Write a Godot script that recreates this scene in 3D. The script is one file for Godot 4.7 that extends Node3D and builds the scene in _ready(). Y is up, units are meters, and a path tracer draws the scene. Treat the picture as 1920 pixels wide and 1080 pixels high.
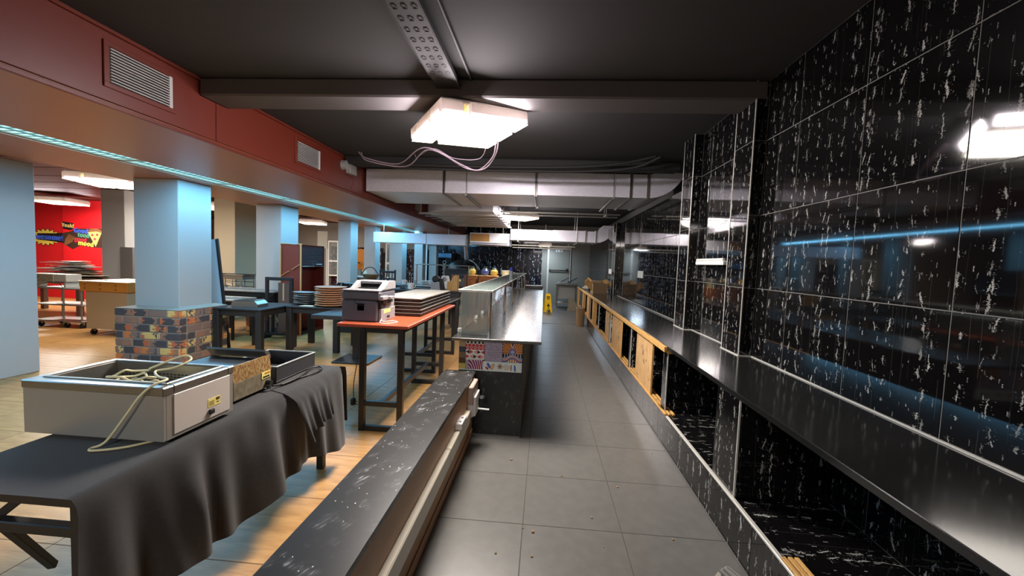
extends Node3D
# Disused cafeteria: serving aisle with black marble wall, steel counter, dining floor with clutter.

var M := {}
var rng := RandomNumberGenerator.new()
var cache := {}

# ---------------------------------------------------------------- geometry
class G:
	var v := PackedVector3Array()
	var n := PackedVector3Array()
	var u := PackedVector2Array()
	var t := Transform3D.IDENTITY
	var swap := false
	func uvof(p: Vector3, m: Vector3) -> Vector2:
		var a := m.abs()
		var r: Vector2
		if a.y >= a.x and a.y >= a.z: r = Vector2(p.x, p.z)
		elif a.x >= a.z: r = Vector2(p.z, -p.y)
		else: r = Vector2(p.x, -p.y)
		return Vector2(r.y, r.x) if swap else r
	func put(p: Vector3, m: Vector3, w: Vector2) -> void:
		v.append(t * p); n.append((t.basis * m).normalized()); u.append(w)
	func tri(a: Vector3, b: Vector3, c: Vector3, out := Vector3.ZERO) -> void:
		var m := (b - a).cross(c - a).normalized()
		if out != Vector3.ZERO and m.dot(out) < 0.0:
			var k := b; b = c; c = k; m = -m
		put(a, m, uvof(a, m)); put(c, m, uvof(c, m)); put(b, m, uvof(b, m))
	func quad(a: Vector3, b: Vector3, c: Vector3, d: Vector3, out := Vector3.ZERO) -> void:
		var m := (c - a).cross(d - b).normalized()
		if out != Vector3.ZERO and m.dot(out) < 0.0:
			var k := b; b = d; d = k; m = -m
		for p in [a, c, b, a, d, c]: put(p, m, uvof(p, m))
	func smooth_quad(a: Vector3, b: Vector3, c: Vector3, d: Vector3, na: Vector3, nb: Vector3, nc: Vector3, nd: Vector3) -> void:
		var m := (c - a).cross(d - b)
		var P := [a, b, c, d]; var N := [na, nb, nc, nd]
		var o := [0, 2, 1, 0, 3, 2]
		if m.dot(na + nb + nc + nd) < 0.0: o = [0, 1, 2, 0, 2, 3]
		for i in o: put(P[i], N[i], uvof(P[i], N[i]))
	func box(c: Vector3, s: Vector3, r := 0.0) -> G:
		var h := s * 0.5
		r = minf(r, minf(h.x, minf(h.y, h.z)) * 0.9)
		for a in 3:
			var b := (a + 1) % 3; var d := (a + 2) % 3
			for g in [-1.0, 1.0]:
				var q := []
				for k in [[-1, -1], [1, -1], [1, 1], [-1, 1]]:
					var p := Vector3.ZERO
					p[a] = g * h[a]; p[b] = k[0] * (h[b] - r); p[d] = k[1] * (h[d] - r)
					q.append(c + p)
				var o := Vector3.ZERO; o[a] = g
				quad(q[0], q[1], q[2], q[3], o)
				if r > 0.0:
					for e in [-1.0, 1.0]:
						var w := []
						for k in [-1.0, 1.0]:
							var p := Vector3.ZERO; var p2 := Vector3.ZERO
							p[a] = g * h[a]; p[b] = e * (h[b] - r); p[d] = k * (h[d] - r)
							p2[a] = g * (h[a] - r); p2[b] = e * h[b]; p2[d] = k * (h[d] - r)
							w.append(c + p); w.append(c + p2)
						var oo := Vector3.ZERO; oo[a] = g; oo[b] = e
						quad(w[0], w[1], w[3], w[2], oo)
		if r > 0.0:
			for i in [-1.0, 1.0]:
				for j in [-1.0, 1.0]:
					for k in [-1.0, 1.0]:
						tri(c + Vector3(i * h.x, j * (h.y - r), k * (h.z - r)), c + Vector3(i * (h.x - r), j * h.y, k * (h.z - r)), c + Vector3(i * (h.x - r), j * (h.y - r), k * h.z), Vector3(i, j, k))
		return self
	func span(a: Vector3, b: Vector3, r := 0.0) -> G:
		return box((a + b) * 0.5, (b - a).abs(), r)
	func bar(a: Vector3, b: Vector3, w: float, h: float) -> G:   # rectangular bar from a to b
		var y := (b - a).normalized()
		var x := y.cross(Vector3.UP if absf(y.y) < 0.95 else Vector3.BACK).normalized()
		var keep := t
		t = t * Transform3D(Basis(x, y, x.cross(y)), (a + b) * 0.5)
		box(Vector3.ZERO, Vector3(w, a.distance_to(b), h), minf(w, h) * 0.12)
		t = keep
		return self
	func cyl(a: Vector3, b: Vector3, r0: float, r1 := -1.0, k := 12, caps := true) -> G:
		if r1 < 0.0: r1 = r0
		var y := (b - a).normalized()
		var x := y.cross(Vector3.UP if absf(y.y) < 0.95 else Vector3.BACK).normalized()
		var z := x.cross(y)
		for i in k:
			var d0 := x * cos(TAU * i / k) + z * sin(TAU * i / k)
			var d1 := x * cos(TAU * (i + 1) / k) + z * sin(TAU * (i + 1) / k)
			smooth_quad(a + d0 * r0, a + d1 * r0, b + d1 * r1, b + d0 * r1, d0, d1, d1, d0)
			if caps:
				if r0 > 0.0: tri(a, a + d0 * r0, a + d1 * r0, -y)
				if r1 > 0.0: tri(b, b + d0 * r1, b + d1 * r1, y)
		return self
	func tube(p: PackedVector3Array, r: float, k := 8) -> G:
		var x := Vector3.ZERO
		var rings := []
		for i in p.size():
			var y := (p[mini(i + 1, p.size() - 1)] - p[maxi(i - 1, 0)]).normalized()
			if x == Vector3.ZERO: x = y.cross(Vector3.UP if absf(y.y) < 0.9 else Vector3.BACK).normalized()
			else: x = (x - y * x.dot(y)).normalized()
			var z := x.cross(y)
			var ring := []
			for j in k: ring.append(x * cos(TAU * j / k) + z * sin(TAU * j / k))
			rings.append(ring)
		for i in p.size() - 1:
			for j in k:
				var l := (j + 1) % k
				smooth_quad(p[i] + rings[i][j] * r, p[i] + rings[i][l] * r, p[i + 1] + rings[i + 1][l] * r, p[i + 1] + rings[i + 1][j] * r, rings[i][j], rings[i][l], rings[i + 1][l], rings[i + 1][j])
		for e in [0, p.size() - 1]:
			for j in k: tri(p[e], p[e] + rings[e][j] * r, p[e] + rings[e][(j + 1) % k] * r)
		return self
	func lathe(c: Vector3, prof: Array, k := 20) -> G:   # prof: Vector2(radius, height)
		for i in prof.size() - 1:
			var a: Vector2 = prof[i]; var b: Vector2 = prof[i + 1]
			var s := (b - a).normalized()
			for j in k:
				var q := []; var m := []
				for w in [[a, j], [a, j + 1], [b, j + 1], [b, j]]:
					var th: float = TAU * w[1] / k
					q.append(c + Vector3(w[0].x * cos(th), w[0].y, w[0].x * sin(th)))
					m.append(Vector3(s.y * cos(th), -s.x, s.y * sin(th)))
				if a.x < 1e-5: tri(q[0], q[2], q[3], m[2])
				elif b.x < 1e-5: tri(q[0], q[1], q[2], m[0])
				else: smooth_quad(q[0], q[1], q[2], q[3], m[0], m[1], m[2], m[3])
		return self
	func prism(poly: PackedVector2Array, z0: float, z1: float) -> G:   # polygon in xy, extruded along z
		var id := Geometry2D.triangulate_polygon(poly)
		for i in range(0, id.size(), 3):
			for z in [z0, z1]:
				tri(Vector3(poly[id[i]].x, poly[id[i]].y, z), Vector3(poly[id[i + 1]].x, poly[id[i + 1]].y, z), Vector3(poly[id[i + 2]].x, poly[id[i + 2]].y, z), Vector3(0, 0, (z0 - z1) if z == z0 else (z1 - z0)))
		var cw := Geometry2D.is_polygon_clockwise(poly)
		for i in poly.size():
			var a := poly[i]; var b := poly[(i + 1) % poly.size()]
			var o := Vector3(b.y - a.y, a.x - b.x, 0) * (-1.0 if cw else 1.0)
			quad(Vector3(a.x, a.y, z0), Vector3(b.x, b.y, z0), Vector3(b.x, b.y, z1), Vector3(a.x, a.y, z1), o)
		return self
	func mesh() -> ArrayMesh:
		var arr := []; arr.resize(Mesh.ARRAY_MAX)
		arr[Mesh.ARRAY_VERTEX] = v; arr[Mesh.ARRAY_NORMAL] = n; arr[Mesh.ARRAY_TEX_UV] = u
		var m := ArrayMesh.new()
		m.add_surface_from_arrays(Mesh.PRIMITIVE_TRIANGLES, arr)
		return m

func smooth(p: Array, k := 6) -> PackedVector3Array:
	var o = PackedVector3Array()
	for i in p.size() - 1:
		var a: Vector3 = p[maxi(i - 1, 0)]; var b: Vector3 = p[i]; var c: Vector3 = p[i + 1]; var d: Vector3 = p[mini(i + 2, p.size() - 1)]
		for j in k: o.append(b.cubic_interpolate(c, a, d, float(j) / k))
	o.append(p[-1])
	return o

# ---------------------------------------------------------------- scene tree
var counts = {}
func numbered(called: String, parent: Node) -> String:   # a repeat under one parent takes _001, _002 ...
	var key = "%d %s" % [parent.get_instance_id(), called]
	counts[key] = counts.get(key, -1) + 1
	return called if counts[key] == 0 else "%s_%03d" % [called, counts[key]]
func obj(called: String, g, m: Material, parent: Node = self, at := Vector3.ZERO) -> MeshInstance3D:
	var o = MeshInstance3D.new()
	o.name = numbered(called, parent)
	o.mesh = g.mesh() if g is G else g
	o.material_override = m
	parent.add_child(o, true)
	o.position = at
	return o
func tag(o: Node, label: String, category := "", group := "", kind := "") -> Node:
	o.set_meta("label", label)
	if category: o.set_meta("category", category)
	if group: o.set_meta("group", group)
	if kind: o.set_meta("kind", kind)
	return o
func thing(called: String, label: String, category: String, at := Vector3.ZERO, turn := 0.0, group := "") -> Node3D:
	var o = Node3D.new()
	o.name = numbered(called, self)
	o.set_meta("base", called)
	add_child(o, true)
	o.position = at; o.rotation.y = turn
	tag(o, label, category, group)
	return o
func struct(called: String, g, m: Material, label: String) -> MeshInstance3D:
	var o = obj(called, g, m)
	tag(o, label, "", "", "structure")
	return o
func dup(o: Node3D, at: Vector3, turn: float, label: String) -> Node3D:
	var c: Node3D = o.duplicate()
	c.name = numbered(o.get_meta("base"), self)
	add_child(c, true)
	c.position = at; c.rotation.y = turn
	c.set_meta("label", label)
	return c
func box_mesh(s: Vector3, r: float, swap := false) -> ArrayMesh:
	var key = "%.4f %.4f %.4f %.4f %s" % [s.x, s.y, s.z, r, swap]
	if not cache.has(key):
		var g = G.new(); g.swap = swap
		g.box(Vector3.ZERO, s, r)
		cache[key] = g.mesh()
	return cache[key]
func tiles(parent: Node, called: String, mats: Array, axis: String, plane: float, us: Array, vs: Array, th := 0.01, gap := 0.004, r := 0.001, swap := false) -> void:
	# x: faces -x, us along z, vs along y; z: faces +z, us along x, vs along y; y: faces up, us along x, vs along z
	for i in us.size() - 1:
		for j in vs.size() - 1:
			var du = absf(us[i + 1] - us[i]) - gap; var dv = absf(vs[j + 1] - vs[j]) - gap
			var cu: float = (us[i] + us[i + 1]) * 0.5; var cv: float = (vs[j] + vs[j + 1]) * 0.5
			if du < 0.02 or dv < 0.02: continue
			var s: Vector3; var c: Vector3
			if axis == "x": s = Vector3(th, dv, du); c = Vector3(plane + th * 0.5, cv, cu)
			elif axis == "z": s = Vector3(du, dv, th); c = Vector3(cu, cv, plane - th * 0.5)
			else: s = Vector3(du, th, dv); c = Vector3(cu, plane - th * 0.5, cv)
			obj(called, box_mesh(s, r, swap), mats[rng.randi() % mats.size()], parent, c)
func steps(a: float, b: float, d: float, origin: float) -> Array:   # a..b cut at origin + k d
	var o = [a]
	var k = ceilf((a - origin) / d + 0.02)
	while origin + k * d < b - 0.01:
		o.append(origin + k * d); k += 1.0
	o.append(b)
	return o

# ---------------------------------------------------------------- materials
func mat(c: Color, rough := 0.6, metal := 0.0, spec := 0.5) -> StandardMaterial3D:
	var m = StandardMaterial3D.new()
	m.albedo_color = c; m.roughness = rough; m.metallic = metal; m.metallic_specular = spec
	return m
func glow(c: Color, e: float) -> StandardMaterial3D:
	var m = mat(Color(0.9, 0.9, 0.9), 0.5)
	m.emission_enabled = true; m.emission = c; m.emission_energy_multiplier = e
	return m
func tex(w: int, h: int, f: Callable) -> ImageTexture:
	var im = Image.create(w, h, false, Image.FORMAT_RGB8)
	for y in h:
		for x in w: im.set_pixel(x, y, f.call(x, y))
	im.generate_mipmaps()
	return ImageTexture.create_from_image(im)
func textured(t: Texture2D, sx: float, sy: float, rough: float, metal := 0.0, off := Vector3.ZERO, tint := Color.WHITE) -> StandardMaterial3D:
	var m = mat(tint, rough, metal)
	m.albedo_texture = t
	m.uv1_scale = Vector3(sx, sy, 1); m.uv1_offset = off
	return m
func noise(seed_: int, f: float, oct := 4) -> FastNoiseLite:
	var n = FastNoiseLite.new()
	n.seed = seed_; n.frequency = f; n.fractal_octaves = oct; n.noise_type = FastNoiseLite.TYPE_SIMPLEX_SMOOTH
	return n

func marble_tex() -> ImageTexture:
	var S = 1024
	var im = Image.create(S, S, false, Image.FORMAT_RGB8)
	im.fill(Color(0.050, 0.047, 0.050))
	var r = RandomNumberGenerator.new(); r.seed = 7
	# faint thin lines, then broken flakes gathered in streaks
	for i in 46:
		var x = r.randf() * S; var y = r.randi() % S; var l = r.randi_range(60, 420); var b = r.randf_range(0.16, 0.34)
		for k in l:
			x += r.randf_range(-0.25, 0.25)
			im.set_pixel(posmod(int(x), S), posmod(y + k, S), Color(b, b, b * 0.98))
	# columns of torn pale flakes
	for i in 14:
		var x0 = (i + r.randf() * 0.9) * S / 14.0
		var strong = i % 3 != 1
		var y = r.randi_range(-40, 60)
		var sway = r.randf() * 6.0
		while y < S:
			var l = r.randi_range(12, 75) if strong else r.randi_range(6, 46)
			var x = x0 + r.randf_range(-8, 8) + 6.0 * sin(y * 0.014 + sway)
			var wmax = r.randf_range(6.0, 18.0) if strong else r.randf_range(2.0, 8.0)
			var b = r.randf_range(0.5, 0.8)
			var drift = r.randf_range(-0.22, 0.22)
			var wd = 0.0
			for k in l:
				if k % 3 == 0: wd = wmax * pow(sin(PI * (k + 0.5) / l), 0.5) * r.randf_range(0.2, 1.0)
				x += drift + r.randf_range(-1.5, 1.5)
				for j in int(ceil(wd)):
					if r.randf() < 0.88: im.set_pixel(posmod(int(x + j - wd * 0.5), S), posmod(y + k, S), Color(b, b, b * 0.97) * r.randf_range(0.75, 1.0))
				if strong and r.randf() < 0.3:
					var fx = x + r.randf_range(-22, 22)
					for j in r.randi_range(2, 7): im.set_pixel(posmod(int(fx) + j, S), posmod(y + k, S), Color(b, b, b) * 0.85)
			y += l + (r.randi_range(-6, 70) if strong else r.randi_range(14, 150))
	for i in 260:
		var x = r.randi() % S; var y = r.randi() % S; var b = r.randf_range(0.25, 0.65)
		for k in r.randi_range(3, 24):
			for j in r.randi_range(1, 5): im.set_pixel(posmod(x + j, S), posmod(y + k, S), Color(b, b, b))
	im.generate_mipmaps()
	return ImageTexture.create_from_image(im)

func make_materials() -> void:
	var mt = marble_tex()
	for i in 8:
		M["marble%d" % i] = textured(mt, 0.83, 0.83, 0.05, 0.0, Vector3(i * 0.377, i * 0.291, 0))
	M.far_sheen_marbles = []
	for i in 4: M.far_sheen_marbles.append(textured(mt, 0.42, 0.36, 0.07, 0.0, Vector3(i * 0.377, i * 0.191, 0), Color(1.5, 1.5, 1.6)))  # coarser, brighter copy for the far wall; reflected light put into the tint
	M.marbles = range(8).map(func(i): return M["marble%d" % i])
	var nw = noise(3, 1.0, 3); var nf = noise(5, 1.0, 2)
	var wt = tex(512, 512, func(x, y):
		var a = nw.get_noise_2d(x * 0.006, y * 0.03) * 0.5 + 0.5
		var b = nf.get_noise_2d(x * 0.012, y * 0.22) * 0.5 + 0.5
		var k = clampf(a * 0.55 + b * 0.45 + 0.12 * sin(y * 0.08 + 5.0 * a), 0, 1)
		return Color(0.58, 0.41, 0.22).lerp(Color(0.78, 0.60, 0.37), k))
	M.woods = []
	for i in 6:
		M.woods.append(textured(wt, 1.2, 1.2, 0.38, 0.0, Vector3(i * 0.31, i * 0.47, 0), Color(1, 1, 1).darkened(0.02 * (i % 4))))
	var ng = noise(11, 0.02, 4)
	var gt = tex(256, 256, func(x, y):
		var k = ng.get_noise_2d(x, y) * 0.5 + 0.5
		var v = 0.335 + 0.05 * k
		return Color(v, v * 0.985, v * 0.955))
	M.greys = []
	for i in 4: M.greys.append(textured(gt, 1.6, 1.6, 0.34, 0.0, Vector3(i * 0.23, i * 0.37, 0)))
	# bricks: twelve faces side by side in one strip, each a run of fired patches
	var br = RandomNumberGenerator.new(); br.seed = 21
	var pal = [Color(0.86, 0.48, 0.24), Color(0.27, 0.25, 0.26), Color(0.9, 0.74, 0.44), Color(0.54, 0.42, 0.37), Color(0.78, 0.40, 0.25), Color(0.36, 0.33, 0.34), Color(0.62, 0.44, 0.35)]
	var band = []
	for i in 768:
		band.append(pal[0])
	for b in 12:
		var x = 0
		while x < 64:
			var w = br.randi_range(9, 44); var c: Color = pal[br.randi() % pal.size()]
			for k in w:
				if x + k < 64: band[b * 64 + x + k] = c
			x += w
	var nb = noise(31, 0.13, 3)
	var bt = tex(768, 48, func(x, y):
		var q = int(clampf(x % 64 + nb.get_noise_2d(x * 0.25 + 300.0 * (x / 64), y * 0.25) * 18.0, 0, 63))
		var c: Color = band[(x / 64) * 64 + q]
		return c.lightened(clampf(nb.get_noise_2d(x * 3.0 + 900, y * 3.0) * 0.35, 0, 1)).darkened(clampf(-nb.get_noise_2d(x * 3.0 + 900, y * 3.0) * 0.6, 0, 1)))
	M.bricks = []
	for i in 12: M.bricks.append(textured(bt, 1.0 / 12.0 / 0.28, 1.0 / 0.1, 0.75, 0.0, Vector3((i + 0.5) / 12.0, 0.5, 0)))
	# galvanised sheet with spangle
	var ns = noise(41, 0.09, 2); ns.noise_type = FastNoiseLite.TYPE_CELLULAR; ns.cellular_return_type = FastNoiseLite.RETURN_CELL_VALUE
	var zt = tex(256, 256, func(x, y):
		var v = 0.74 + 0.025 * ns.get_noise_2d(x, y)
		return Color(v, v, v * 1.01))
	M.zinc = textured(zt, 2.4, 2.4, 0.36, 0.3, Vector3.ZERO, Color(1.25, 1.24, 1.28))
	M.steel = mat(Color(0.62, 0.61, 0.585), 0.3, 0.85)
	M.steel_top = mat(Color(0.42, 0.42, 0.415), 0.22, 0.9)
	M.steel_dull = mat(Color(0.68, 0.67, 0.64), 0.42, 0.5)
	M.chrome = mat(Color(0.8, 0.8, 0.8), 0.15, 1.0)
	# pine and ply
	var np = noise(51, 1.0, 3)
	var pt = tex(256, 512, func(x, y):
		var k = np.get_noise_2d(x * 0.06, y * 0.008) * 0.5 + 0.5
		var kn = maxf(0.0, np.get_noise_2d(x * 0.02 + 70, y * 0.012 + 30) - 0.42)
		return Color(0.66, 0.50, 0.33).lerp(Color(0.80, 0.66, 0.47), k).darkened(clampf(kn * 2.2, 0, 0.5)))
	M.ply = textured(pt, 1.4, 0.9, 0.6)
	M.ply2 = textured(pt, 1.4, 0.9, 0.6, 0.0, Vector3(0.4, 0.6, 0), Color(0.97, 0.95, 0.92))
	M.timber = textured(pt, 3.0, 0.5, 0.6, 0.0, Vector3(0.2, 0.1, 0), Color(1.0, 0.96, 0.8))
	# worn black laminate
	var nl = noise(61, 0.012, 4)
	var lr = RandomNumberGenerator.new(); lr.seed = 9
	var lt = tex(512, 512, func(x, y):
		var k = clampf(nl.get_noise_2d(x * 1.2, y) * 1.2 - 0.1, 0, 1)
		var sc = clampf(nl.get_noise_2d(x * 9.0 + y * 4.0, y * 1.2) * 2.2 - 0.3, 0, 1) * clampf(k * 1.8, 0, 1)
		var v = 0.135 + 0.16 * k + 0.7 * sc
		return Color(v, v, v * 1.01))
	M.laminate = textured(lt, 1.1, 1.1, 0.32)
	var st = tex(256, 256, func(x, y):
		var v = 0.11 + (0.2 if lr.randf() < 0.004 else 0.0)
		return Color(v, v, v))
	M.granite = textured(st, 3.0, 3.0, 0.12)
	M.black_board = textured(lt, 1.3, 1.3, 0.5, 0.0, Vector3(0.3, 0.2, 0), Color(0.85, 0.85, 0.85))
	# stained metal for the griddle front
	var nr = noise(71, 0.02, 4)
	var rt = tex(256, 256, func(x, y):
		var k = nr.get_noise_2d(x * 3.0, y * 0.8) * 0.5 + 0.5
		return Color(0.45, 0.28, 0.13).lerp(Color(0.72, 0.62, 0.42), clampf(k * 1.6 - 0.25, 0, 1)))
	M.rust = textured(rt, 4.0, 8.0, 0.5, 0.3)
	var dt = tex(256, 256, func(x, y):
		var k = nr.get_noise_2d(x * 1.5 + 300, y * 1.1) * 0.5 + 0.5
		return Color(0.44, 0.40, 0.32).lerp(Color(0.64, 0.60, 0.51), k))
	M.stained = textured(dt, 3.0, 3.0, 0.45, 0.35)
	# dark sheet with weave
	var nc = noise(81, 0.05, 4)
	var ct = tex(256, 256, func(x, y):
		var v = 0.15 + 0.025 * nc.get_noise_2d(x, y) + 0.012 * ((x + y) % 2)
		return Color(v, v, v * 0.99))
	M.cloth = textured(ct, 3.0, 3.0, 0.95, 0.0, Vector3.ZERO, Color(0.88, 0.88, 0.9))
	M.cloth.rim_enabled = true; M.cloth.rim = 0.3
	M.black = mat(Color(0.09, 0.088, 0.09), 0.45)
	M.black_metal = mat(Color(0.15, 0.14, 0.135), 0.4, 0.3)
	M.black_wood = mat(Color(0.13, 0.12, 0.12), 0.5)
	M.ceiling = mat(Color(0.17, 0.167, 0.167), 0.85)
	M.beam = mat(Color(0.33, 0.31, 0.31), 0.8)
	M.tray = mat(Color(0.17, 0.165, 0.165), 0.65, 0.3)
	M.maroon = mat(Color(0.47, 0.19, 0.13), 0.42)
	M.maroon_dark = mat(Color(0.30, 0.12, 0.09), 0.5)
	M.soffit = mat(Color(0.68, 0.45, 0.32), 0.42)
	M.board = mat(Color(0.27, 0.155, 0.11), 0.6)
	M.paint = mat(Color(0.66, 0.66, 0.65), 0.7)
	M.cream = mat(Color(0.78, 0.72, 0.6), 0.7)
	M.grey_wall = mat(Color(0.5, 0.48, 0.44), 0.8)
	M.red_wall = mat(Color(0.85, 0.06, 0.1), 0.6)
	M.grout = mat(Color(0.40, 0.395, 0.385), 0.7)
	M.grout_dark = mat(Color(0.22, 0.215, 0.205), 0.8)
	M.grout_floor = mat(Color(0.33, 0.28, 0.23), 0.8)
	M.trim = mat(Color(0.78, 0.77, 0.74), 0.35, 0.3)
	M.white = mat(Color(0.86, 0.86, 0.84), 0.4)
	M.white_plastic = mat(Color(0.83, 0.81, 0.8), 0.45)
	M.mortar = mat(Color(0.55, 0.51, 0.46), 0.9)
	M.brown_paint = mat(Color(0.68, 0.51, 0.36), 0.45)
	M.pvc = mat(Color(0.86, 0.83, 0.76), 0.4)
	M.red_top = mat(Color(0.60, 0.27, 0.17), 0.35)
	M.printer = mat(Color(0.31, 0.30, 0.33), 0.5)
	M.printer_light = mat(Color(0.52, 0.51, 0.52), 0.5)
	M.yellow = mat(Color(0.93, 0.75, 0.1), 0.45)
	M.label_yellow = mat(Color(0.93, 0.86, 0.5), 0.6)
	M.paper = mat(Color(0.85, 0.82, 0.72), 0.8)
	M.ochre = mat(Color(0.72, 0.48, 0.17), 0.5)
	M.tan = mat(Color(0.68, 0.6, 0.47), 0.45)
	M.card = mat(Color(0.52, 0.42, 0.3), 0.8)
	M.terracotta = mat(Color(0.72, 0.5, 0.36), 0.55)
	M.dark_plate = mat(Color(0.35, 0.32, 0.29), 0.5)
	M.cabinet_red = mat(Color(0.47, 0.19, 0.14), 0.5)
	M.cabinet_in = mat(Color(0.34, 0.1, 0.09), 0.5)
	M.shutter = mat(Color(0.22, 0.28, 0.36), 0.4)
	M.edge_wood = mat(Color(0.8, 0.62, 0.4), 0.5)
	M.brown = mat(Color(0.38, 0.27, 0.22), 0.6)
	M.orange_wood = mat(Color(0.72, 0.4, 0.13), 0.5)
	M.rubber = mat(Color(0.06, 0.06, 0.06), 0.7)
	M.blue = mat(Color(0.1, 0.13, 0.6), 0.35)
	M.bluegrey = mat(Color(0.33, 0.46, 0.7), 0.6)
	M.cord = mat(Color(0.88, 0.85, 0.68), 0.5)
	M.door = mat(Color(0.5, 0.49, 0.45), 0.5)
	var gl = mat(Color(0.72, 0.8, 0.78, 0.13), 0.03)
	gl.transparency = BaseMaterial3D.TRANSPARENCY_ALPHA; gl.cull_mode = BaseMaterial3D.CULL_DISABLED
	M.glass = gl
	var gd = mat(Color(0.62, 0.68, 0.66, 0.42), 0.06)  # pale and half opaque: the ceiling reflection is put into the tint
	gd.transparency = BaseMaterial3D.TRANSPARENCY_ALPHA; gd.cull_mode = BaseMaterial3D.CULL_DISABLED
	M.shelf_glass = gd
	M.lamp_glow = glow(Color(1.0, 0.95, 0.84), 2.0)
	M.slot_glow = glow(Color(1.0, 0.9, 0.35), 0.35)
	M.strip_glow = glow(Color(0.71, 0.98, 1.0), 0.26)
	M.strip_blade = mat(Color(0.55, 0.75, 0.8), 0.5)
	M.lamp_body = mat(Color(0.92, 0.9, 0.9), 0.5)
	var lb: StandardMaterial3D = M.lamp_body
	lb.backlight_enabled = true; lb.backlight = Color(0.3, 0.28, 0.28)

# ---------------------------------------------------------------- lights
func area(called: String, at: Vector3, size: Vector2, c: Color, e: float, parent: Node = self, basis := Basis(Vector3.RIGHT, -PI / 2)) -> void:
	var l = AreaLight3D.new()
	l.name = numbered(called, parent)
	l.area_size = size; l.light_color = c; l.light_energy = e
	l.shadow_enabled = true; l.area_range = 40.0; l.area_attenuation = 2.0
	parent.add_child(l, true)
	l.transform = Transform3D(basis, at)

func setup() -> void:
	var cam = Camera3D.new()
	cam.name = "camera"
	cam.fov = 69.3186
	cam.position = Vector3(0, 1.60745, 0)
	cam.rotation = Vector3(-0.0611930, 0.0750514, 0.0381270)
	cam.near = 0.05; cam.far = 200.0
	add_child(cam)
	cam.current = true
	var env = Environment.new()
	env.background_mode = Environment.BG_COLOR
	env.background_color = Color(0.02, 0.02, 0.022)
	env.tonemap_mode = Environment.TONE_MAPPER_LINEAR
	env.tonemap_exposure = 4.1
	env.sdfgi_enabled = true; env.ssao_enabled = true; env.ssil_enabled = true
	var we = WorldEnvironment.new()
	we.name = "world"
	we.environment = env
	add_child(we)

# square ceiling light: a tray of six diffuser blocks parted by slots
func lamp_geometry(root: Node3D, s: float, detail: bool) -> void:
	var h = s * 0.5
	var g = G.new()
	g.span(Vector3(-h + 0.03, 0.115, -h + 0.03), Vector3(h - 0.03, 0.15, h - 0.03), 0.008)
	obj("back_tray", g, M.lamp_body, root)
	var xs = [-h, -h + 0.29 * s, h]
	var zs = [-h, -h + 0.3 * s, -h + 0.68 * s, h]
	if detail:
		for i in 2:
			for j in 3:
				var x0: float = xs[i] + (0.022 if i > 0 else 0.0); var x1: float = xs[i + 1] - (0.022 if i < 1 else 0.0)
				var z0: float = zs[j] + (0.022 if j > 0 else 0.0); var z1: float = zs[j + 1] - (0.022 if j < 2 else 0.0)
				if i == 0 and j == 1: x0 += 0.0
				var b = G.new()
				b.span(Vector3(x0, 0.0, z0), Vector3(x1, 0.13, z1), 0.02)
				var block = obj("shade_block", b, M.lamp_body, root)
				var d = G.new()
				d.span(Vector3(x0 + 0.008, -0.004, z0 + 0.008), Vector3(x1 - 0.008, 0.004, z1 - 0.008), 0.002)
				obj("diffuser", d, M.lamp_glow, block)
		var k = G.new()
		k.span(Vector3(-h + 0.02, 0.06, -h + 0.05), Vector3(h - 0.02, 0.075, h - 0.05))
		obj("slot_reflector", k, M.slot_glow, root)
	else:
		var b = G.new()
		b.span(Vector3(-h, 0.02, -h), Vector3(h, 0.13, h), 0.03)
		obj("shade", b, M.lamp_body, root)
		var d = G.new()
		for i in 2:
			for j in 3: d.span(Vector3(xs[i] + 0.02, 0.0, zs[j] + 0.02), Vector3(xs[i + 1] - 0.02, 0.022, zs[j + 1] - 0.02), 0.004)
		obj("diffuser", d, M.lamp_glow, root)
	var r = G.new()
	r.cyl(Vector3(0, 0.148, 0), Vector3(0, 0.19, 0), 0.05)
	obj("ceiling_rose", r, M.lamp_body, root)

func lamp(label: String, at: Vector3, basis: Basis, s: float, e: float, c: Color, detail := false, rod := 0.0, side := 0.2) -> void:
	var l = thing("ceiling_light", label, "ceiling light", at, 0.0, "square ceiling lights")
	l.transform = Transform3D(basis, at)
	lamp_geometry(l, s, detail)
	if rod > 0.0:
		var g = G.new()
		g.cyl(Vector3(0, 0.18, 0), Vector3(0, 0.18 + rod, 0), 0.02)
		obj("drop_rod", g, M.lamp_body, l)
	area("lamp_light", Vector3(0, -0.012, 0), Vector2(s * 0.94, s * 0.94), c, e, l)
	if s > 0.5:   # what the opal blocks send out sideways
		for q in [[Vector3(s * 0.5 + 0.01, 0.06, 0), PI * 0.5], [Vector3(-s * 0.5 - 0.01, 0.06, 0), -PI * 0.5], [Vector3(0, 0.06, s * 0.5 + 0.01), 0.0], [Vector3(0, 0.06, -s * 0.5 - 0.01), PI]]:
			area("lamp_side_light", q[0], Vector2(s * 0.9, 0.12), Color(1.0, 0.95, 0.97), side, l, Basis(Vector3.UP, q[1] + PI) * Basis(Vector3.RIGHT, -0.45))

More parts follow.
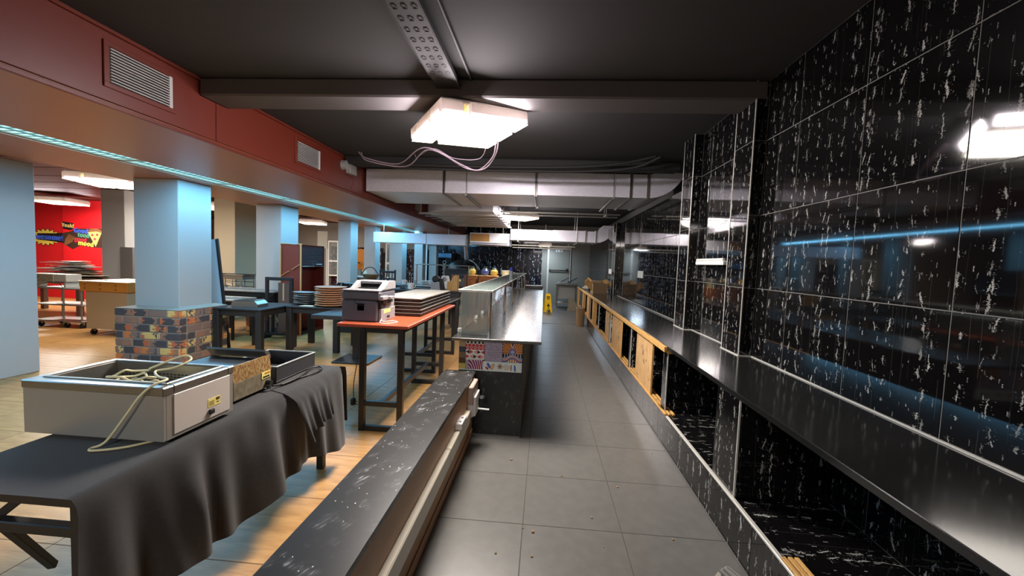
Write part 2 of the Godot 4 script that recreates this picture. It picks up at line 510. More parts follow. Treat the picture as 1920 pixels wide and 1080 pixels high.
func lamps() -> void:
	var warm = Color(1.0, 0.965, 0.925)
	var yaw = 0.59
	var bx = Vector3(cos(yaw), 0.081, -sin(yaw)).normalized()
	var bz = Vector3(sin(yaw), 0.035, cos(yaw)); bz = (bz - bx * bz.dot(bx)).normalized()
	lamp("large square white ceiling light of six blocks hanging askew behind the first black beam", Vector3(-0.788, 2.829, -4.035), Basis(bx, bz.cross(bx), bz), 0.86, 5.2, warm, true, 0.12, 0.85)
	lamp("bright square ceiling light below the far end of the long galvanised duct", Vector3(-0.75, 2.78, -11.3), Basis(Vector3.UP, 0.5), 0.86, 1.9, warm, false, 0.15, 0.4)
	lamp("small pale ceiling light near the far grey door", Vector3(0.0, 2.27, -16.2), Basis(Vector3.UP, 0.2), 0.45, 1.2, Color(0.8, 0.9, 1.0), false, 0.66)
	lamp("square ceiling light seen edge-on between the plain grey column and the brick-based pillar", Vector3(-7.75, 2.72, -7.0), Basis(Vector3.UP, 0.35), 0.95, 2.4, warm, true, 0.0)
	lamp("square ceiling light in front of the red mural wall", Vector3(-13.0, 2.72, -10.3), Basis(Vector3.UP, 0.3), 0.86, 3.2, warm, false, 0.0)
	lamp("square ceiling light beside the cream column behind the brick-based pillar", Vector3(-8.7, 2.72, -10.5), Basis(Vector3.UP, 0.3), 0.8, 2.4, warm, false, 0.0)
	lamp("square ceiling light over the cluttered back of the dining floor", Vector3(-8.4, 2.72, -14.6), Basis(Vector3.UP, 0.3), 0.8, 2.4, warm, false, 0.0)
	lamp("square ceiling light of the serving aisle behind the viewer", Vector3(-0.5, 2.78, 3.1), Basis(Vector3.UP, 0.4), 0.86, 4.5, warm, false, 0.15)
	lamp("square ceiling light of the dining floor behind the viewer", Vector3(-8.6, 2.72, -1.0), Basis(Vector3.UP, 0.4), 0.86, 2.0, warm, false, 0.0)
	# light strips let into the soffit
	var z = 1.3; var k = 0
	while z > -15.0:
		var s = thing("strip_light", ["bluish strip light set in the soffit, the stretch nearest the viewer", "bluish strip light stretch beside the plain grey column", "bluish strip light stretch in front of the brick-based pillar", "bluish strip light stretch past the brick-based pillar", "bluish strip light stretch before the red shutter cabinet", "bluish strip light stretch over the printer table", "bluish strip light stretch over the plate stacks", "bluish strip light stretch beside the far blue-lit pillar", "bluish strip light stretch at the narrow far pillar", "bluish strip light stretch that ends at the galvanised cross duct", "bluish strip light stretch just past the galvanised cross duct", "last bluish strip light stretch by the far wall"][mini(k, 11)], "strip light", Vector3(-4.775, 2.612, z - 0.72), 0.0, "strip lights in the soffit")
		var d = G.new()
		d.span(Vector3(-0.155, 0.012, -0.71), Vector3(0.155, 0.024, 0.71), 0.003)
		obj("diffuser", d, M.strip_glow, s)
		var f = G.new()
		f.span(Vector3(-0.172, 0.0, -0.72), Vector3(-0.155, 0.05, 0.72)); f.span(Vector3(0.155, 0.0, -0.72), Vector3(0.172, 0.05, 0.72))
		f.span(Vector3(-0.155, 0.0, -0.72), Vector3(0.155, 0.05, -0.708)); f.span(Vector3(-0.155, 0.0, 0.708), Vector3(0.155, 0.05, 0.72))
		obj("frame", f, M.trim, s)
		var b = G.new()
		b.span(Vector3(-0.01, 0.002, -0.7), Vector3(0.01, 0.012, 0.7))
		for i in 17: b.span(Vector3(-0.15, 0.004, -0.66 + i * 0.0825), Vector3(0.15, 0.010, -0.65 + i * 0.0825))
		var lv = obj("louvre", b, M.strip_blade, s)
		lv.set_meta("kind", "stuff")
		area("strip_glow_light", Vector3(0, -0.004, 0), Vector2(0.29, 1.4), Color(0.46, 0.80, 1.0), 0.85, s)
		z -= 1.46; k += 1

# ---------------------------------------------------------------- setting
func setting() -> void:
	var g = G.new()
	g.span(Vector3(-0.86, -0.2, -17.3), Vector3(2.5, -0.002, 4.5))
	var fl = struct("floor", g, M.grout_dark, "dark grey stone tile floor of the serving aisle")
	tiles(fl, "floor_tile", M.greys, "y", 0.0, [-0.604, -0.0638, 0.5362, 1.1362, 1.2], steps(-17.2, 4.4, 0.6, -2.4775), 0.007, 0.004, 0.001)
	g = G.new()
	g.span(Vector3(-16.2, -0.2, -17.3), Vector3(-0.86, -0.002, 4.5))
	var fd = struct("floor_dining", g, M.grout_floor, "dining floor of square tiles with wood grain")
	var xs = steps(-16.1, -0.86, 0.6, -1.97); var zs = steps(-17.2, 4.4, 0.6, -1.963)
	var cells = []
	for i in xs.size() - 1:
		for j in zs.size() - 1:
			var cx: float = (xs[i] + xs[i + 1]) * 0.5; var cz: float = (zs[j] + zs[j + 1]) * 0.5
			var seen = cz < -1.0 and -cx < -cz * 1.5 + 1.3
			cells.append([Vector2(cx, cz).length() + (0.0 if seen else 100.0), i, j])
	cells.sort_custom(func(a, b): return a[0] < b[0])
	var rest = G.new()
	for q in cells.size():
		var i: int = cells[q][1]; var j: int = cells[q][2]
		if q < 295: tiles(fd, "wood_tile", M.woods, "y", 0.0, [xs[i], xs[i + 1]], [zs[j], zs[j + 1]], 0.007, 0.005, 0.001)
		else: rest.span(Vector3(xs[i] + 0.0025, -0.007, zs[j] + 0.0025), Vector3(xs[i + 1] - 0.0025, 0.0, zs[j + 1] - 0.0025))
	obj("wood_tiling", rest, M.woods[0], fd).set_meta("kind", "stuff")

	# ceilings and bulkhead
	g = G.new()
	g.span(Vector3(-3.2, 3.145, -17.3), Vector3(2.5, 3.35, 4.5))
	struct("ceiling", g, M.ceiling, "black painted concrete ceiling over the serving aisle")
	g = G.new()
	g.span(Vector3(-16.2, 3.0, -17.3), Vector3(-6.0, 3.3, 4.5))
	var cd = struct("ceiling_dining", g, M.maroon_dark, "brown boarded ceiling over the dining floor")
	for i in 26:
		var b = G.new()
		b.span(Vector3(-16.1, 2.975, -17.2 + i * 0.8), Vector3(-6.17, 3.0, -16.44 + i * 0.8), 0.006)
		obj("plank", b, M.board, cd)
	var bh = G.new()
	bh.span(Vector3(-6.16, 2.72, -16.2), Vector3(-3.15, 3.145, 4.5))
	bh.span(Vector3(-4.60, 2.6, -16.2), Vector3(-3.15, 2.72, 4.5))
	bh.span(Vector3(-6.16, 2.6, -16.2), Vector3(-4.95, 2.72, 4.5))
	var bk = struct("bulkhead", bh, M.soffit, "reddish brown boxed-in bulkhead with a lit soffit running the length of the hall")
	var js = [4.5, 2.27, -0.75, -3.776, -6.8, -9.83, -12.85, -16.2]
	for i in 7:
		var b = G.new()
		b.span(Vector3(-3.15, 2.642, js[i + 1] + 0.003), Vector3(-3.133, 3.118, js[i] - 0.003), 0.003)
		obj("panel", b, M.maroon, bk)
	var lip = G.new()
	lip.span(Vector3(-3.15, 2.6, -16.2), Vector3(-3.128, 2.63, 4.5), 0.003)
	obj("lower_rail", lip, M.maroon, bk)
	var top = G.new()
	top.span(Vector3(-3.15, 3.12, -16.2), Vector3(-3.115, 3.145, 4.5), 0.004)
	obj("top_moulding", top, M.maroon, bk)
	g = G.new()
	g.span(Vector3(-3.13, 2.99, -3.92), Vector3(1.74, 3.145, -3.58), 0.015)
	struct("beam", g, M.beam, "rough dark concrete beam crossing the ceiling behind the first light")
	g = G.new()
	g.span(Vector3(-3.11, 3.03, -6.55), Vector3(1.9, 3.145, -6.25), 0.015)
	struct("beam", g, M.ceiling, "black beam just before the galvanised duct")

	# marble wall on the serving side
	g = G.new()
	g.span(Vector3(1.7522, 0.0, -5.32), Vector3(1.98, 3.145, 4.5))
	g.span(Vector3(1.8122, 0.0, -17.3), Vector3(2.0, 2.66, -5.32))
	g.span(Vector3(2.38, 2.5, -17.3), Vector3(2.5, 3.145, -5.2))
	g.span(Vector3(1.98, 2.5, -5.32), Vector3(2.5, 3.145, -5.2))
	g.span(Vector3(1.821, 2.5, -17.3), Vector3(2.5, 2.66, -5.32))
	var wr = struct("wall_right", g, M.grout, "polished black marble tile wall with white streaks behind the worktop")
	var rows = [0.9, 1.47, 2.07, 2.67, 3.145]
	tiles(wr, "tile", M.marbles, "x", 1.75, steps(-3.585, 4.4, 0.61, -2.53), rows, 0.011, 0.005, 0.0015)
	tiles(wr, "tile", M.marbles, "x", 1.75, [-4.98, -4.75, -4.14, -3.92], rows, 0.011, 0.005, 0.0015)
	tiles(wr, "tile", M.marbles, "x", 1.81, steps(-14.0, -5.33, 0.61, -5.36), [0.9, 1.47, 2.07, 2.66], 0.011, 0.005, 0.0015)
	tiles(wr, "tile", M.marbles, "x", 1.81, steps(-17.0, -14.0, 0.61, -14.0), [0.0, 0.3, 0.9, 1.47, 2.07, 2.66], 0.011, 0.006, 0.0015)
	var pz = [[-3.92, -3.585, 3.145], [-5.32, -4.98, 3.145], [-10.7, -10.3, 2.66]]
	var pl = ["nearest marble clad pilaster on the worktop, carrying the beam end", "second marble clad pilaster along the worktop", "farthest marble clad pilaster near the cardboard boxes"]
	for i in 3:
		var x0 = 1.65 if i < 2 else 1.70
		var core = G.new()
		core.span(Vector3(x0 + 0.002, 0.902, pz[i][0] + 0.002), Vector3(1.752 if i < 2 else 1.812, pz[i][2], pz[i][1] - 0.002))
		var p = struct("pilaster", core, M.grout, pl[i])
		var r: Array = rows if i < 2 else [0.9, 1.47, 2.07, 2.66]
		tiles(p, "tile", M.marbles, "x", x0, [pz[i][0], pz[i][1]], r, 0.011, 0.005)
		tiles(p, "tile", M.marbles, "z", pz[i][1], [x0 + 0.003, 1.75 if i < 2 else 1.81], r, 0.011, 0.005)
		var e = G.new()
		e.span(Vector3(x0 - 0.003, 0.902, pz[i][1] - 0.006), Vector3(x0 + 0.006, pz[i][2], pz[i][1] + 0.003), 0.001)
		e.span(Vector3(x0 - 0.003, 0.902, pz[i][0] - 0.003), Vector3(x0 + 0.006, pz[i][2], pz[i][0] + 0.006), 0.001)
		obj("corner_trim", e, M.trim, p)
	# bead of sealant where wall meets worktop
	g = G.new()
	g.span(Vector3(1.741, 0.9, -3.58), Vector3(1.752, 0.908, 4.4)); g.span(Vector3(1.741, 0.9, -4.98), Vector3(1.752, 0.908, -3.93)); g.span(Vector3(1.801, 0.9, -13.9), Vector3(1.812, 0.908, -5.33))
	g.span(Vector3(1.642, 0.9, -3.93), Vector3(1.652, 0.908, -3.575)); g.span(Vector3(1.642, 0.9, -5.33), Vector3(1.652, 0.908, -4.97)); g.span(Vector3(1.652, 0.9, -3.585), Vector3(1.75, 0.908, -3.575)); g.span(Vector3(1.652, 0.9, -4.98), Vector3(1.75, 0.908, -4.97))
	struct("trim_1", g, M.trim, "pale sealant bead along the back of the worktop")

	# far end
	g = G.new()
	g.span(Vector3(-16.2, 0.0, -17.4), Vector3(2.5, 3.3, -17.018))
	var wf = struct("wall_back", g, M.grey_wall, "far wall, grey above and black marble tile below")
	tiles(wf, "tile", M.far_sheen_marbles, "z", -17.0, steps(-9.0, -4.5, 0.61, -9.0), [0.0, 0.5, 1.1, 1.7, 2.0], 0.02, 0.008)
	tiles(wf, "tile", M.far_sheen_marbles, "z", -17.0, steps(-4.5, -0.1, 0.61, -4.5), [0.0, 0.5, 1.1, 1.7, 2.3, 3.0], 0.02, 0.008)
	g = G.new()
	g.span(Vector3(0.12, 0.0, -17.03), Vector3(1.06, 2.3, -16.985))
	var d = struct("door_1", g, M.trim, "grey exit door with a push bar at the far end of the aisle")
	g = G.new(); g.span(Vector3(0.18, 0.0, -16.985), Vector3(1.0, 2.25, -16.96), 0.004)
	obj("door_leaf", g, M.door, d)
	g = G.new(); g.cyl(Vector3(0.2, 1.36, -16.9), Vector3(0.92, 1.36, -16.9), 0.022); g.span(Vector3(0.2, 1.33, -16.96), Vector3(0.25, 1.4, -16.89), 0.005); g.span(Vector3(0.88, 1.33, -16.96), Vector3(0.95, 1.44, -16.89), 0.005)
	obj("push_bar", g, M.black_metal, d)
	g = G.new(); g.span(Vector3(0.44, 2.1, -16.96), Vector3(0.71, 2.19, -16.955))
	obj("exit_sign_plate", g, M.white, d)
	g = G.new()   # arrow and running figure pictograms
	g.prism(PackedVector2Array([Vector2(0.50, 2.17), Vector2(0.52, 2.17), Vector2(0.52, 2.145), Vector2(0.545, 2.145), Vector2(0.51, 2.11), Vector2(0.475, 2.145), Vector2(0.50, 2.145)]), -16.955, -16.952)
	g.prism(PackedVector2Array([Vector2(0.62, 2.18), Vector2(0.65, 2.175), Vector2(0.655, 2.15), Vector2(0.68, 2.14), Vector2(0.655, 2.135), Vector2(0.67, 2.11), Vector2(0.64, 2.13), Vector2(0.61, 2.11), Vector2(0.62, 2.14)]), -16.955, -16.952)
	obj("exit_pictogram", g, M.black, d)
	g = G.new()
	g.span(Vector3(-16.4, 0.0, -17.3), Vector3(-16.1, 3.3, 4.6))
	struct("wall_left", g, M.grey_wall, "plain side wall of the dining floor")
	g = G.new()
	g.span(Vector3(-16.4, 0.0, 4.5), Vector3(2.5, 3.3, 4.7))
	struct("wall_front", g, M.grey_wall, "plain wall closing the hall behind the viewer")
	# red mural wall
	g = G.new()
	g.span(Vector3(-14.57, 0.0, -11.9), Vector3(-11.6, 2.975, -11.6), 0.004)
	g.span(Vector3(-16.1, 0.0, -11.9), Vector3(-14.57, 2.975, -11.75), 0.004)
	var mw = struct("wall_mural", g, M.red_wall, "bright red wall painted with cartoon food lettering")
	mural(mw)

	# columns
	column(Vector3(-7.05, 0, -4.75), Vector3(-6.33, 2.6, -3.9), "plain grey column without a brick base at the edge of the dining floor")
	var p1 = column(Vector3(-5.85, 0, -6.13), Vector3(-5.17, 2.6, -5.54), "square pillar with a multicoloured brick base, washed blue by the strip light")
	brick_base(p1, -6.04, -5.05, -6.31, -5.42, 7, 0.755)
	var p2 = column(Vector3(-5.91, 0, -8.75), Vector3(-5.37, 2.6, -8.15), "grey pillar with a brick foot behind the black framed board")
	brick_base(p2, -6.05, -5.28, -8.85, -8.04, 6, 0.62)
	column(Vector3(-5.78, 0, -11.75), Vector3(-5.41, 2.6, -11.3), "slim blue-lit pillar behind the printer, nearer of the two")
	column(Vector3(-5.78, 0, -13.4), Vector3(-5.41, 2.6, -13.0), "slim blue-lit pillar behind the printer, farther of the two")
	column(Vector3(-10.55, 0, -9.9), Vector3(-9.95, 2.97, -9.2), "pale grey column behind the ochre-topped cabinet")
	column(Vector3(-7.95, 0, -10.4), Vector3(-7.42, 2.97, -9.5), "cream lit column behind the chafing dish", M.cream)
	column(Vector3(-5.71, 0, -15.5), Vector3(-5.22, 2.6, -15.0), "broad grey pillar left of the far marble wall")
	column(Vector3(-4.77, 0, -15.4), Vector3(-4.45, 2.6, -15.0), "narrow grey pillar beside the dark glazed opening")
	column(Vector3(-4.3, 0, -15.6), Vector3(-4.02, 2.1, -15.3), "pale blue pillar under the galvanised cross duct")

	# low wall between aisle and dining floor
	g = G.new()
	g.span(Vector3(-0.855, 0.0, -3.73), Vector3(-0.605, 0.575, 4.4))
	var lw = struct("wall_low", g, M.brown_paint, "knee-high partition wall with a worn black cap")
	g = G.new(); g.span(Vector3(-0.87, 0.575, -3.735), Vector3(-0.582, 0.6, 4.4), 0.003)
	obj("cap", g, M.laminate, lw)
	g = G.new(); g.span(Vector3(-0.605, 0.38, -3.73), Vector3(-0.592, 0.566, 4.4), 0.003)
	obj("upper_board", g, M.brown_paint, lw)
	g = G.new(); g.span(Vector3(-0.605, 0.0, -3.73), Vector3(-0.596, 0.07, 4.4), 0.003)
	obj("skirting", g, M.brown_paint, lw)
	g = G.new(); g.span(Vector3(-0.605, 0.265, -3.35), Vector3(-0.557, 0.375, -2.62), 0.006); g.span(Vector3(-0.605, 0.265, -2.614), Vector3(-0.557, 0.375, 4.4), 0.006)
	obj("cable_trunking", g, M.pvc, lw)

func column(a: Vector3, b: Vector3, label: String, m: Material = null) -> MeshInstance3D:
	var g = G.new()
	g.span(a, b, 0.008)
	return struct("pillar", g, m if m else M.paint, label)

func brick_base(p: Node3D, x0: float, x1: float, z0: float, z1: float, n: int, h: float) -> void:
	var g = G.new()
	g.span(Vector3(x0 + 0.006, 0.0, z0 + 0.006), Vector3(x1 - 0.006, h, z1 - 0.006), 0.01)
	var root = obj("brick_base", g, M.mortar, p)
	var c = h / n; var d = 0.11; var j = 0.015
	for r in n:
		var y = (r + 0.5) * c
		# front row (faces +z), full width
		var x = x0; var k = 0
		while x < x1 - 0.02:
			var l = 0.265 if (k > 0 or r % 2 == 0) else 0.125
			if x1 - x - l < 0.1: l = x1 - x
			var a = x if k == 0 else x + j * 0.5
			var e = x + l if x + l > x1 - 0.02 else x + l - j * 0.5
			brick(root, Vector3((a + e) * 0.5, y, z1 - d * 0.5), Vector3(e - a, c - j, d))
			x += l; k += 1
		# side row (faces +x) behind the corner brick
		var z = z1 - d - j; k = 0
		while z > z0 + 0.02:
			var l = 0.265 if (k > 0 or r % 2 == 0) else 0.145
			if z - z0 - l < 0.1: l = z - z0
			brick(root, Vector3(x1 - d * 0.5, y, z - l * 0.5 + j * 0.5), Vector3(d, c - j, l - j))
			z -= l; k += 1
	g = G.new()
	g.quad(Vector3(x0, h, z1), Vector3(x1, h, z1), Vector3(x1 - 0.12, h + 0.035, z1 - 0.12), Vector3(x0 + 0.19, h + 0.035, z1 - 0.12), Vector3(0, 1, 0.2))
	g.quad(Vector3(x1, h, z1), Vector3(x1, h, z0), Vector3(x1 - 0.12, h + 0.035, z0 + 0.12), Vector3(x1 - 0.12, h + 0.035, z1 - 0.12), Vector3(0.2, 1, 0))
	g.quad(Vector3(x0, h, z1), Vector3(x0, h, z0), Vector3(x0 + 0.19, h + 0.035, z0 + 0.12), Vector3(x0 + 0.19, h + 0.035, z1 - 0.12), Vector3(-0.2, 1, 0))
	obj("mortar_cap", g, M.mortar, p)
func brick(root: Node3D, at: Vector3, s: Vector3) -> void:
	obj("brick", box_mesh((s * 1000.0).round() / 1000.0, 0.006), M.bricks[rng.randi() % 12], root, at + Vector3(rng.randf_range(-0.002, 0.002), 0, rng.randf_range(-0.002, 0.003)))

func words(parent: Node, called: String, s: String, at: Vector3, h: float, m: Material, turn := 0.0, depth := 0.012, bold := true) -> void:
	var t = TextMesh.new()
	t.text = s
	var f = SystemFont.new(); f.font_names = PackedStringArray(["Droid Sans"]); f.font_weight = 700 if bold else 400
	t.font = f; t.font_size = 64; t.pixel_size = h / 64.0; t.depth = depth
	var o = MeshInstance3D.new()
	o.name = numbered(called, parent); o.mesh = t; o.material_override = m
	parent.add_child(o, true)
	o.position = at; o.rotation.z = turn

func mural(w: Node3D) -> void:
	var blue = mat(Color(0.25, 0.4, 0.85), 0.6); var green = mat(Color(0.35, 0.62, 0.5), 0.6); var red = mat(Color(0.8, 0.2, 0.25), 0.6)
	var yel = mat(Color(0.93, 0.85, 0.35), 0.6); var blk = mat(Color(0.07, 0.03, 0.05), 0.6); var crust = mat(Color(0.5, 0.33, 0.18), 0.6); var cheese = mat(Color(0.78, 0.68, 0.4), 0.6)
	var g = G.new()   # starburst behind the first word
	var pts = PackedVector2Array(); var pin = PackedVector2Array()
	for i in 36:
		var a = TAU * i / 36.0; var r = 1.0 if i % 2 == 0 else 0.72
		pts.append(Vector2(-15.33 + cos(a) * 0.56 * r, 1.84 + sin(a) * 0.29 * r))
		pin.append(Vector2(-15.33 + cos(a) * 0.53 * r, 1.84 + sin(a) * 0.26 * r))
	g.prism(pts, -11.75, -11.744); obj("burst_outline", g, blk, w)
	g = G.new(); g.prism(pin, -11.744, -11.74); obj("burst", g, yel, w)
	g = G.new(); g.prism(PackedVector2Array([Vector2(-15.6, 1.76), Vector2(-15.6, 1.95), Vector2(-15.0, 1.97), Vector2(-14.6, 2.0), Vector2(-14.6, 1.68), Vector2(-15.1, 1.72)]), -11.74, -11.736); obj("banner", g, blk, w)
	words(w, "lettering", "awesome!", Vector3(-15.25, 1.84, -11.73), 0.216, blue, -0.03)
	g = G.new(); g.prism(PackedVector2Array([Vector2(-14.56, 2.12), Vector2(-14.56, 2.33), Vector2(-14.22, 2.29), Vector2(-14.22, 2.1), Vector2(-14.32, 2.07)]), -11.6, -11.594); obj("speech_bubble", g, blk, w)
	words(w, "lettering", "Yeah!", Vector3(-14.38, 2.21, -11.588), 0.15, cheese, -0.08)
	g = G.new()   # dark brush band under the phrase, with a swirl of brown
	g.prism(PackedVector2Array([Vector2(-14.57, 1.98), Vector2(-14.3, 2.04), Vector2(-14.1, 2.13), Vector2(-13.2, 2.15), Vector2(-13.2, 1.57), Vector2(-13.6, 1.58), Vector2(-14.0, 1.62), Vector2(-14.25, 1.5), Vector2(-14.57, 1.68)]), -11.6, -11.596); obj("banner", g, mat(Color(0.22, 0.13, 0.1), 0.6), w)
	for i in 7: obj("brush_stroke", G.new().tube(smooth([Vector3(-14.5 + i * 0.04, 1.6 + 0.02 * i, -11.592), Vector3(-14.46 + i * 0.04, 1.78, -11.59), Vector3(-14.34 + i * 0.04, 1.95 - i * 0.02, -11.592)], 4), 0.012, 5), crust, w)
	words(w, "lettering", "Good", Vector3(-13.95, 2.06, -11.59), 0.19, blue, -0.06)
	words(w, "lettering", "food", Vector3(-13.87, 1.93, -11.59), 0.18, green, -0.08)
	words(w, "lettering", "good", Vector3(-13.97, 1.80, -11.59), 0.17, red, -0.08)
	words(w, "lettering", "mood", Vector3(-13.8, 1.68, -11.59), 0.19, yel, -0.1)
	g = G.new(); g.prism(PackedVector2Array([Vector2(-13.75, 2.05), Vector2(-13.65, 2.13), Vector2(-13.45, 2.15), Vector2(-13.3, 2.1), Vector2(-13.25, 2.02), Vector2(-13.45, 2.06), Vector2(-13.65, 2.04)]), -11.596, -11.585); obj("pizza_crust", g, crust, w)
	g = G.new(); g.prism(PackedVector2Array([Vector2(-13.73, 2.03), Vector2(-13.65, 2.04), Vector2(-13.45, 2.06), Vector2(-13.28, 2.02), Vector2(-13.48, 1.6)]), -11.596, -11.587); obj("pizza_slice", g, cheese, w)
	for q in [[-13.58, 1.95], [-13.42, 1.96], [-13.5, 1.83]]: obj("pizza_topping", G.new().cyl(Vector3(q[0], q[1], -11.588), Vector3(q[0], q[1], -11.582), 0.035), red, w)

# ---------------------------------------------------------------- ceiling services
func services() -> void:
	var g: G
	# perforated cable tray
	var t = thing("cable_tray", "black perforated cable tray running along the ceiling to the first beam", "cable tray")
	g = G.new(); g.bar(Vector3(-0.87, 3.06, -1.2), Vector3(-0.87, 3.06, -3.575), 0.19, 0.006)
	obj("tray_floor", g, M.tray, t)
	g = G.new(); g.bar(Vector3(-0.97, 3.075, -1.2), Vector3(-0.97, 3.075, -3.575), 0.006, 0.04); g.bar(Vector3(-0.77, 3.075, -1.2), Vector3(-0.77, 3.075, -3.575), 0.006, 0.04)
	obj("side_flange", g, M.tray, t)
	g = G.new()
	var z = -1.6
	while z > -3.5:
		for i in 3:
			var x = -0.93 + i * 0.06
			for q in [Vector3(x - 0.014, 3.056, z), Vector3(x + 0.014, 3.056, z)]: g.span(q - Vector3(0.004, 0.0015, 0.012), q + Vector3(0.004, 0.0015, 0.012))
			for q in [Vector3(x, 3.056, z - 0.022), Vector3(x, 3.056, z + 0.022)]: g.span(q - Vector3(0.012, 0.0015, 0.004), q + Vector3(0.012, 0.0015, 0.004))
		z -= 0.12
	obj("slot", g, M.rubber, t).set_meta("kind", "stuff")
	g = G.new()
	for q in [-1.4, -2.3, -3.2]: g.cyl(Vector3(-0.87, 3.063, q), Vector3(-0.87, 3.145, q), 0.006)
	obj("hanger_rod", g, M.tray, t)
	g = G.new(); g.tube(PackedVector3Array([Vector3(-0.70, 3.13, -1.2), Vector3(-0.68, 3.13, -3.57)]), 0.012)
	tag(obj("conduit", g, M.tray), "thin black conduit on the ceiling beside the perforated cable tray", "conduit")
	# conduits before the duct
	var paths = [
		[Vector3(-2.35, 3.0, -6.15), Vector3(-1.0, 2.99, -6.15), Vector3(0.3, 3.0, -6.1), Vector3(1.0, 3.04, -6.0), Vector3(1.45, 3.12, -5.9)],
		[Vector3(-2.3, 2.95, -6.15), Vector3(-1.0, 2.94, -6.15), Vector3(0.4, 2.94, -6.1), Vector3(1.15, 2.98, -6.0), Vector3(1.5, 3.1, -5.85)]]
	var names = ["upper black pipe sweeping up to the marble wall before the duct", "lower black pipe sweeping up to the marble wall before the duct"]
	for i in 2:
		g = G.new(); g.tube(smooth(paths[i], 8), 0.022)
		tag(obj("ceiling_pipe", g, M.tray), names[i], "pipe", "pipes before the duct")
	var cables = [
		[Vector3(-2.75, 3.12, -5.95), Vector3(-2.6, 3.02, -5.9), Vector3(-2.1, 2.93, -5.8), Vector3(-1.55, 3.0, -5.2), Vector3(-1.1, 2.82, -5.3), Vector3(-0.9, 2.78, -5.4), Vector3(-0.66, 2.86, -5.0), Vector3(-0.6, 2.99, -4.7)],
		[Vector3(-2.72, 3.12, -5.97), Vector3(-2.6, 2.99, -5.92), Vector3(-2.0, 2.9, -5.82), Vector3(-1.5, 2.98, -5.22), Vector3(-1.05, 2.79, -5.35), Vector3(-0.8, 2.78, -5.3), Vector3(-0.62, 2.88, -4.95), Vector3(-0.57, 3.0, -4.7)],
		[Vector3(-1.95, 3.125, -6.05), Vector3(-1.9, 3.05, -6.0), Vector3(-1.75, 2.99, -5.6), Vector3(-1.45, 3.0, -5.25), Vector3(-1.2, 2.9, -5.3), Vector3(-0.85, 2.88, -5.2), Vector3(-0.7, 3.0, -4.8)]]
	var cb = thing("cable_bundle", "loose pale cables drooping behind the large askew light", "cables")
	for i in 3:
		g = G.new(); g.tube(smooth(cables[i], 8), 0.008 if i < 2 else 0.005)
		obj("cable", g, mat(Color(0.62, 0.55, 0.6), 0.5), cb)
	var jb = thing("junction_box", "small white junction boxes fixed at the top of the bulkhead before the duct", "junction box", Vector3(-3.08, 2.9, -6.45))
	g = G.new(); g.cyl(Vector3(-0.05, 0.09, 0.22), Vector3(0.02, 0.09, 0.22), 0.075, 0.07, 16); obj("round_box", g, M.paint, jb)
	g = G.new(); g.span(Vector3(-0.05, -0.01, -0.1), Vector3(0.03, 0.14, 0.12), 0.01); obj("square_box", g, M.paint, jb)
	g = G.new(); g.tube(smooth([Vector3(0.0, -0.01, -0.02), Vector3(0.01, -0.12, -0.03), Vector3(-0.03, -0.22, -0.02)], 5), 0.008); obj("wire_tail", g, M.maroon, jb)

	# air vents in the bulkhead
	var vz = [[-3.30, -2.805, "white slatted air vent in the bulkhead nearest the viewer"], [-5.575, -5.057, "white slatted air vent in the bulkhead, second along the hall"], [-8.1, -7.6, "white slatted air vent hidden behind the galvanised duct"], [-10.3, -9.8, "small distant white air vent above the strip lights past the duct"]]
	for q in vz:
		var v = thing("air_vent", q[2], "air vent", Vector3(-3.133, 2.77, (q[0] + q[1]) * 0.5), 0.0, "slatted air vents in the bulkhead")
		var w: float = q[1] - q[0]
		g = G.new(); g.span(Vector3(0.0, 0.0, -w * 0.5), Vector3(0.004, 0.25, w * 0.5)); obj("dark_opening", g, M.rubber, v)
		g = G.new()
		g.span(Vector3(0.0, -0.035, -w * 0.5 - 0.04), Vector3(0.012, 0.0, w * 0.5 + 0.04), 0.002); g.span(Vector3(0.0, 0.25, -w * 0.5 - 0.04), Vector3(0.012, 0.285, w * 0.5 + 0.04), 0.002)
		g.span(Vector3(0.0, 0.0, w * 0.5), Vector3(0.012, 0.25, w * 0.5 + 0.04), 0.002); g.span(Vector3(0.0, 0.0, -w * 0.5 - 0.04), Vector3(0.012, 0.25, -w * 0.5), 0.002)
		obj("frame", g, M.maroon, v)
		for i in 12: obj("slat", box_mesh(Vector3(0.012, 0.0075, w - 0.004), 0.001), M.white, v, Vector3(0.012, 0.012 + i * 0.0205, 0))
		g = G.new(); g.span(Vector3(0.004, 0.0, -w * 0.5), Vector3(0.018, 0.25, -w * 0.5 + 0.03), 0.001); obj("end_strip", g, M.white, v)

	# galvanised duct across the ceiling
	var d = thing("air_duct", "large galvanised duct crossing the ceiling, its curved end at the marble wall", "duct")
	var xs = [-3.11, -1.74, -0.19, 1.355, 1.63]
	for i in 4:
		g = G.new(); g.span(Vector3(xs[i] + 0.012, 2.735, -8.45), Vector3(xs[i + 1] - 0.012, 3.115, -7.0), 0.006)
		obj("duct_section", g, M.zinc, d)
	for i in range(1, 5):
		g = G.new(); g.span(Vector3(xs[i] - 0.022, 2.712, -8.47), Vector3(xs[i] - 0.004, 3.135, -6.98), 0.003); g.span(Vector3(xs[i] + 0.004, 2.712, -8.47), Vector3(xs[i] + 0.022, 3.135, -6.98), 0.003)
		obj("flange", g, M.steel, d)
	g = G.new()   # elbow turning up
	var po = PackedVector2Array()
	for i in 13: po.append(Vector2(1.86 - cos(PI / 2 * i / 12.0) * 0.0 - 0.23 + 0.23 * sin(PI / 2 * (i / 12.0)), 3.345 - 0.23 * cos(PI / 2 * i / 12.0)))
	for i in 13: po.append(Vector2(1.63 + 0.6 * cos(PI / 2 * i / 12.0), 3.345 - 0.61 * sin(PI / 2 * i / 12.0)))
	g.prism(po, -8.45, -7.0)
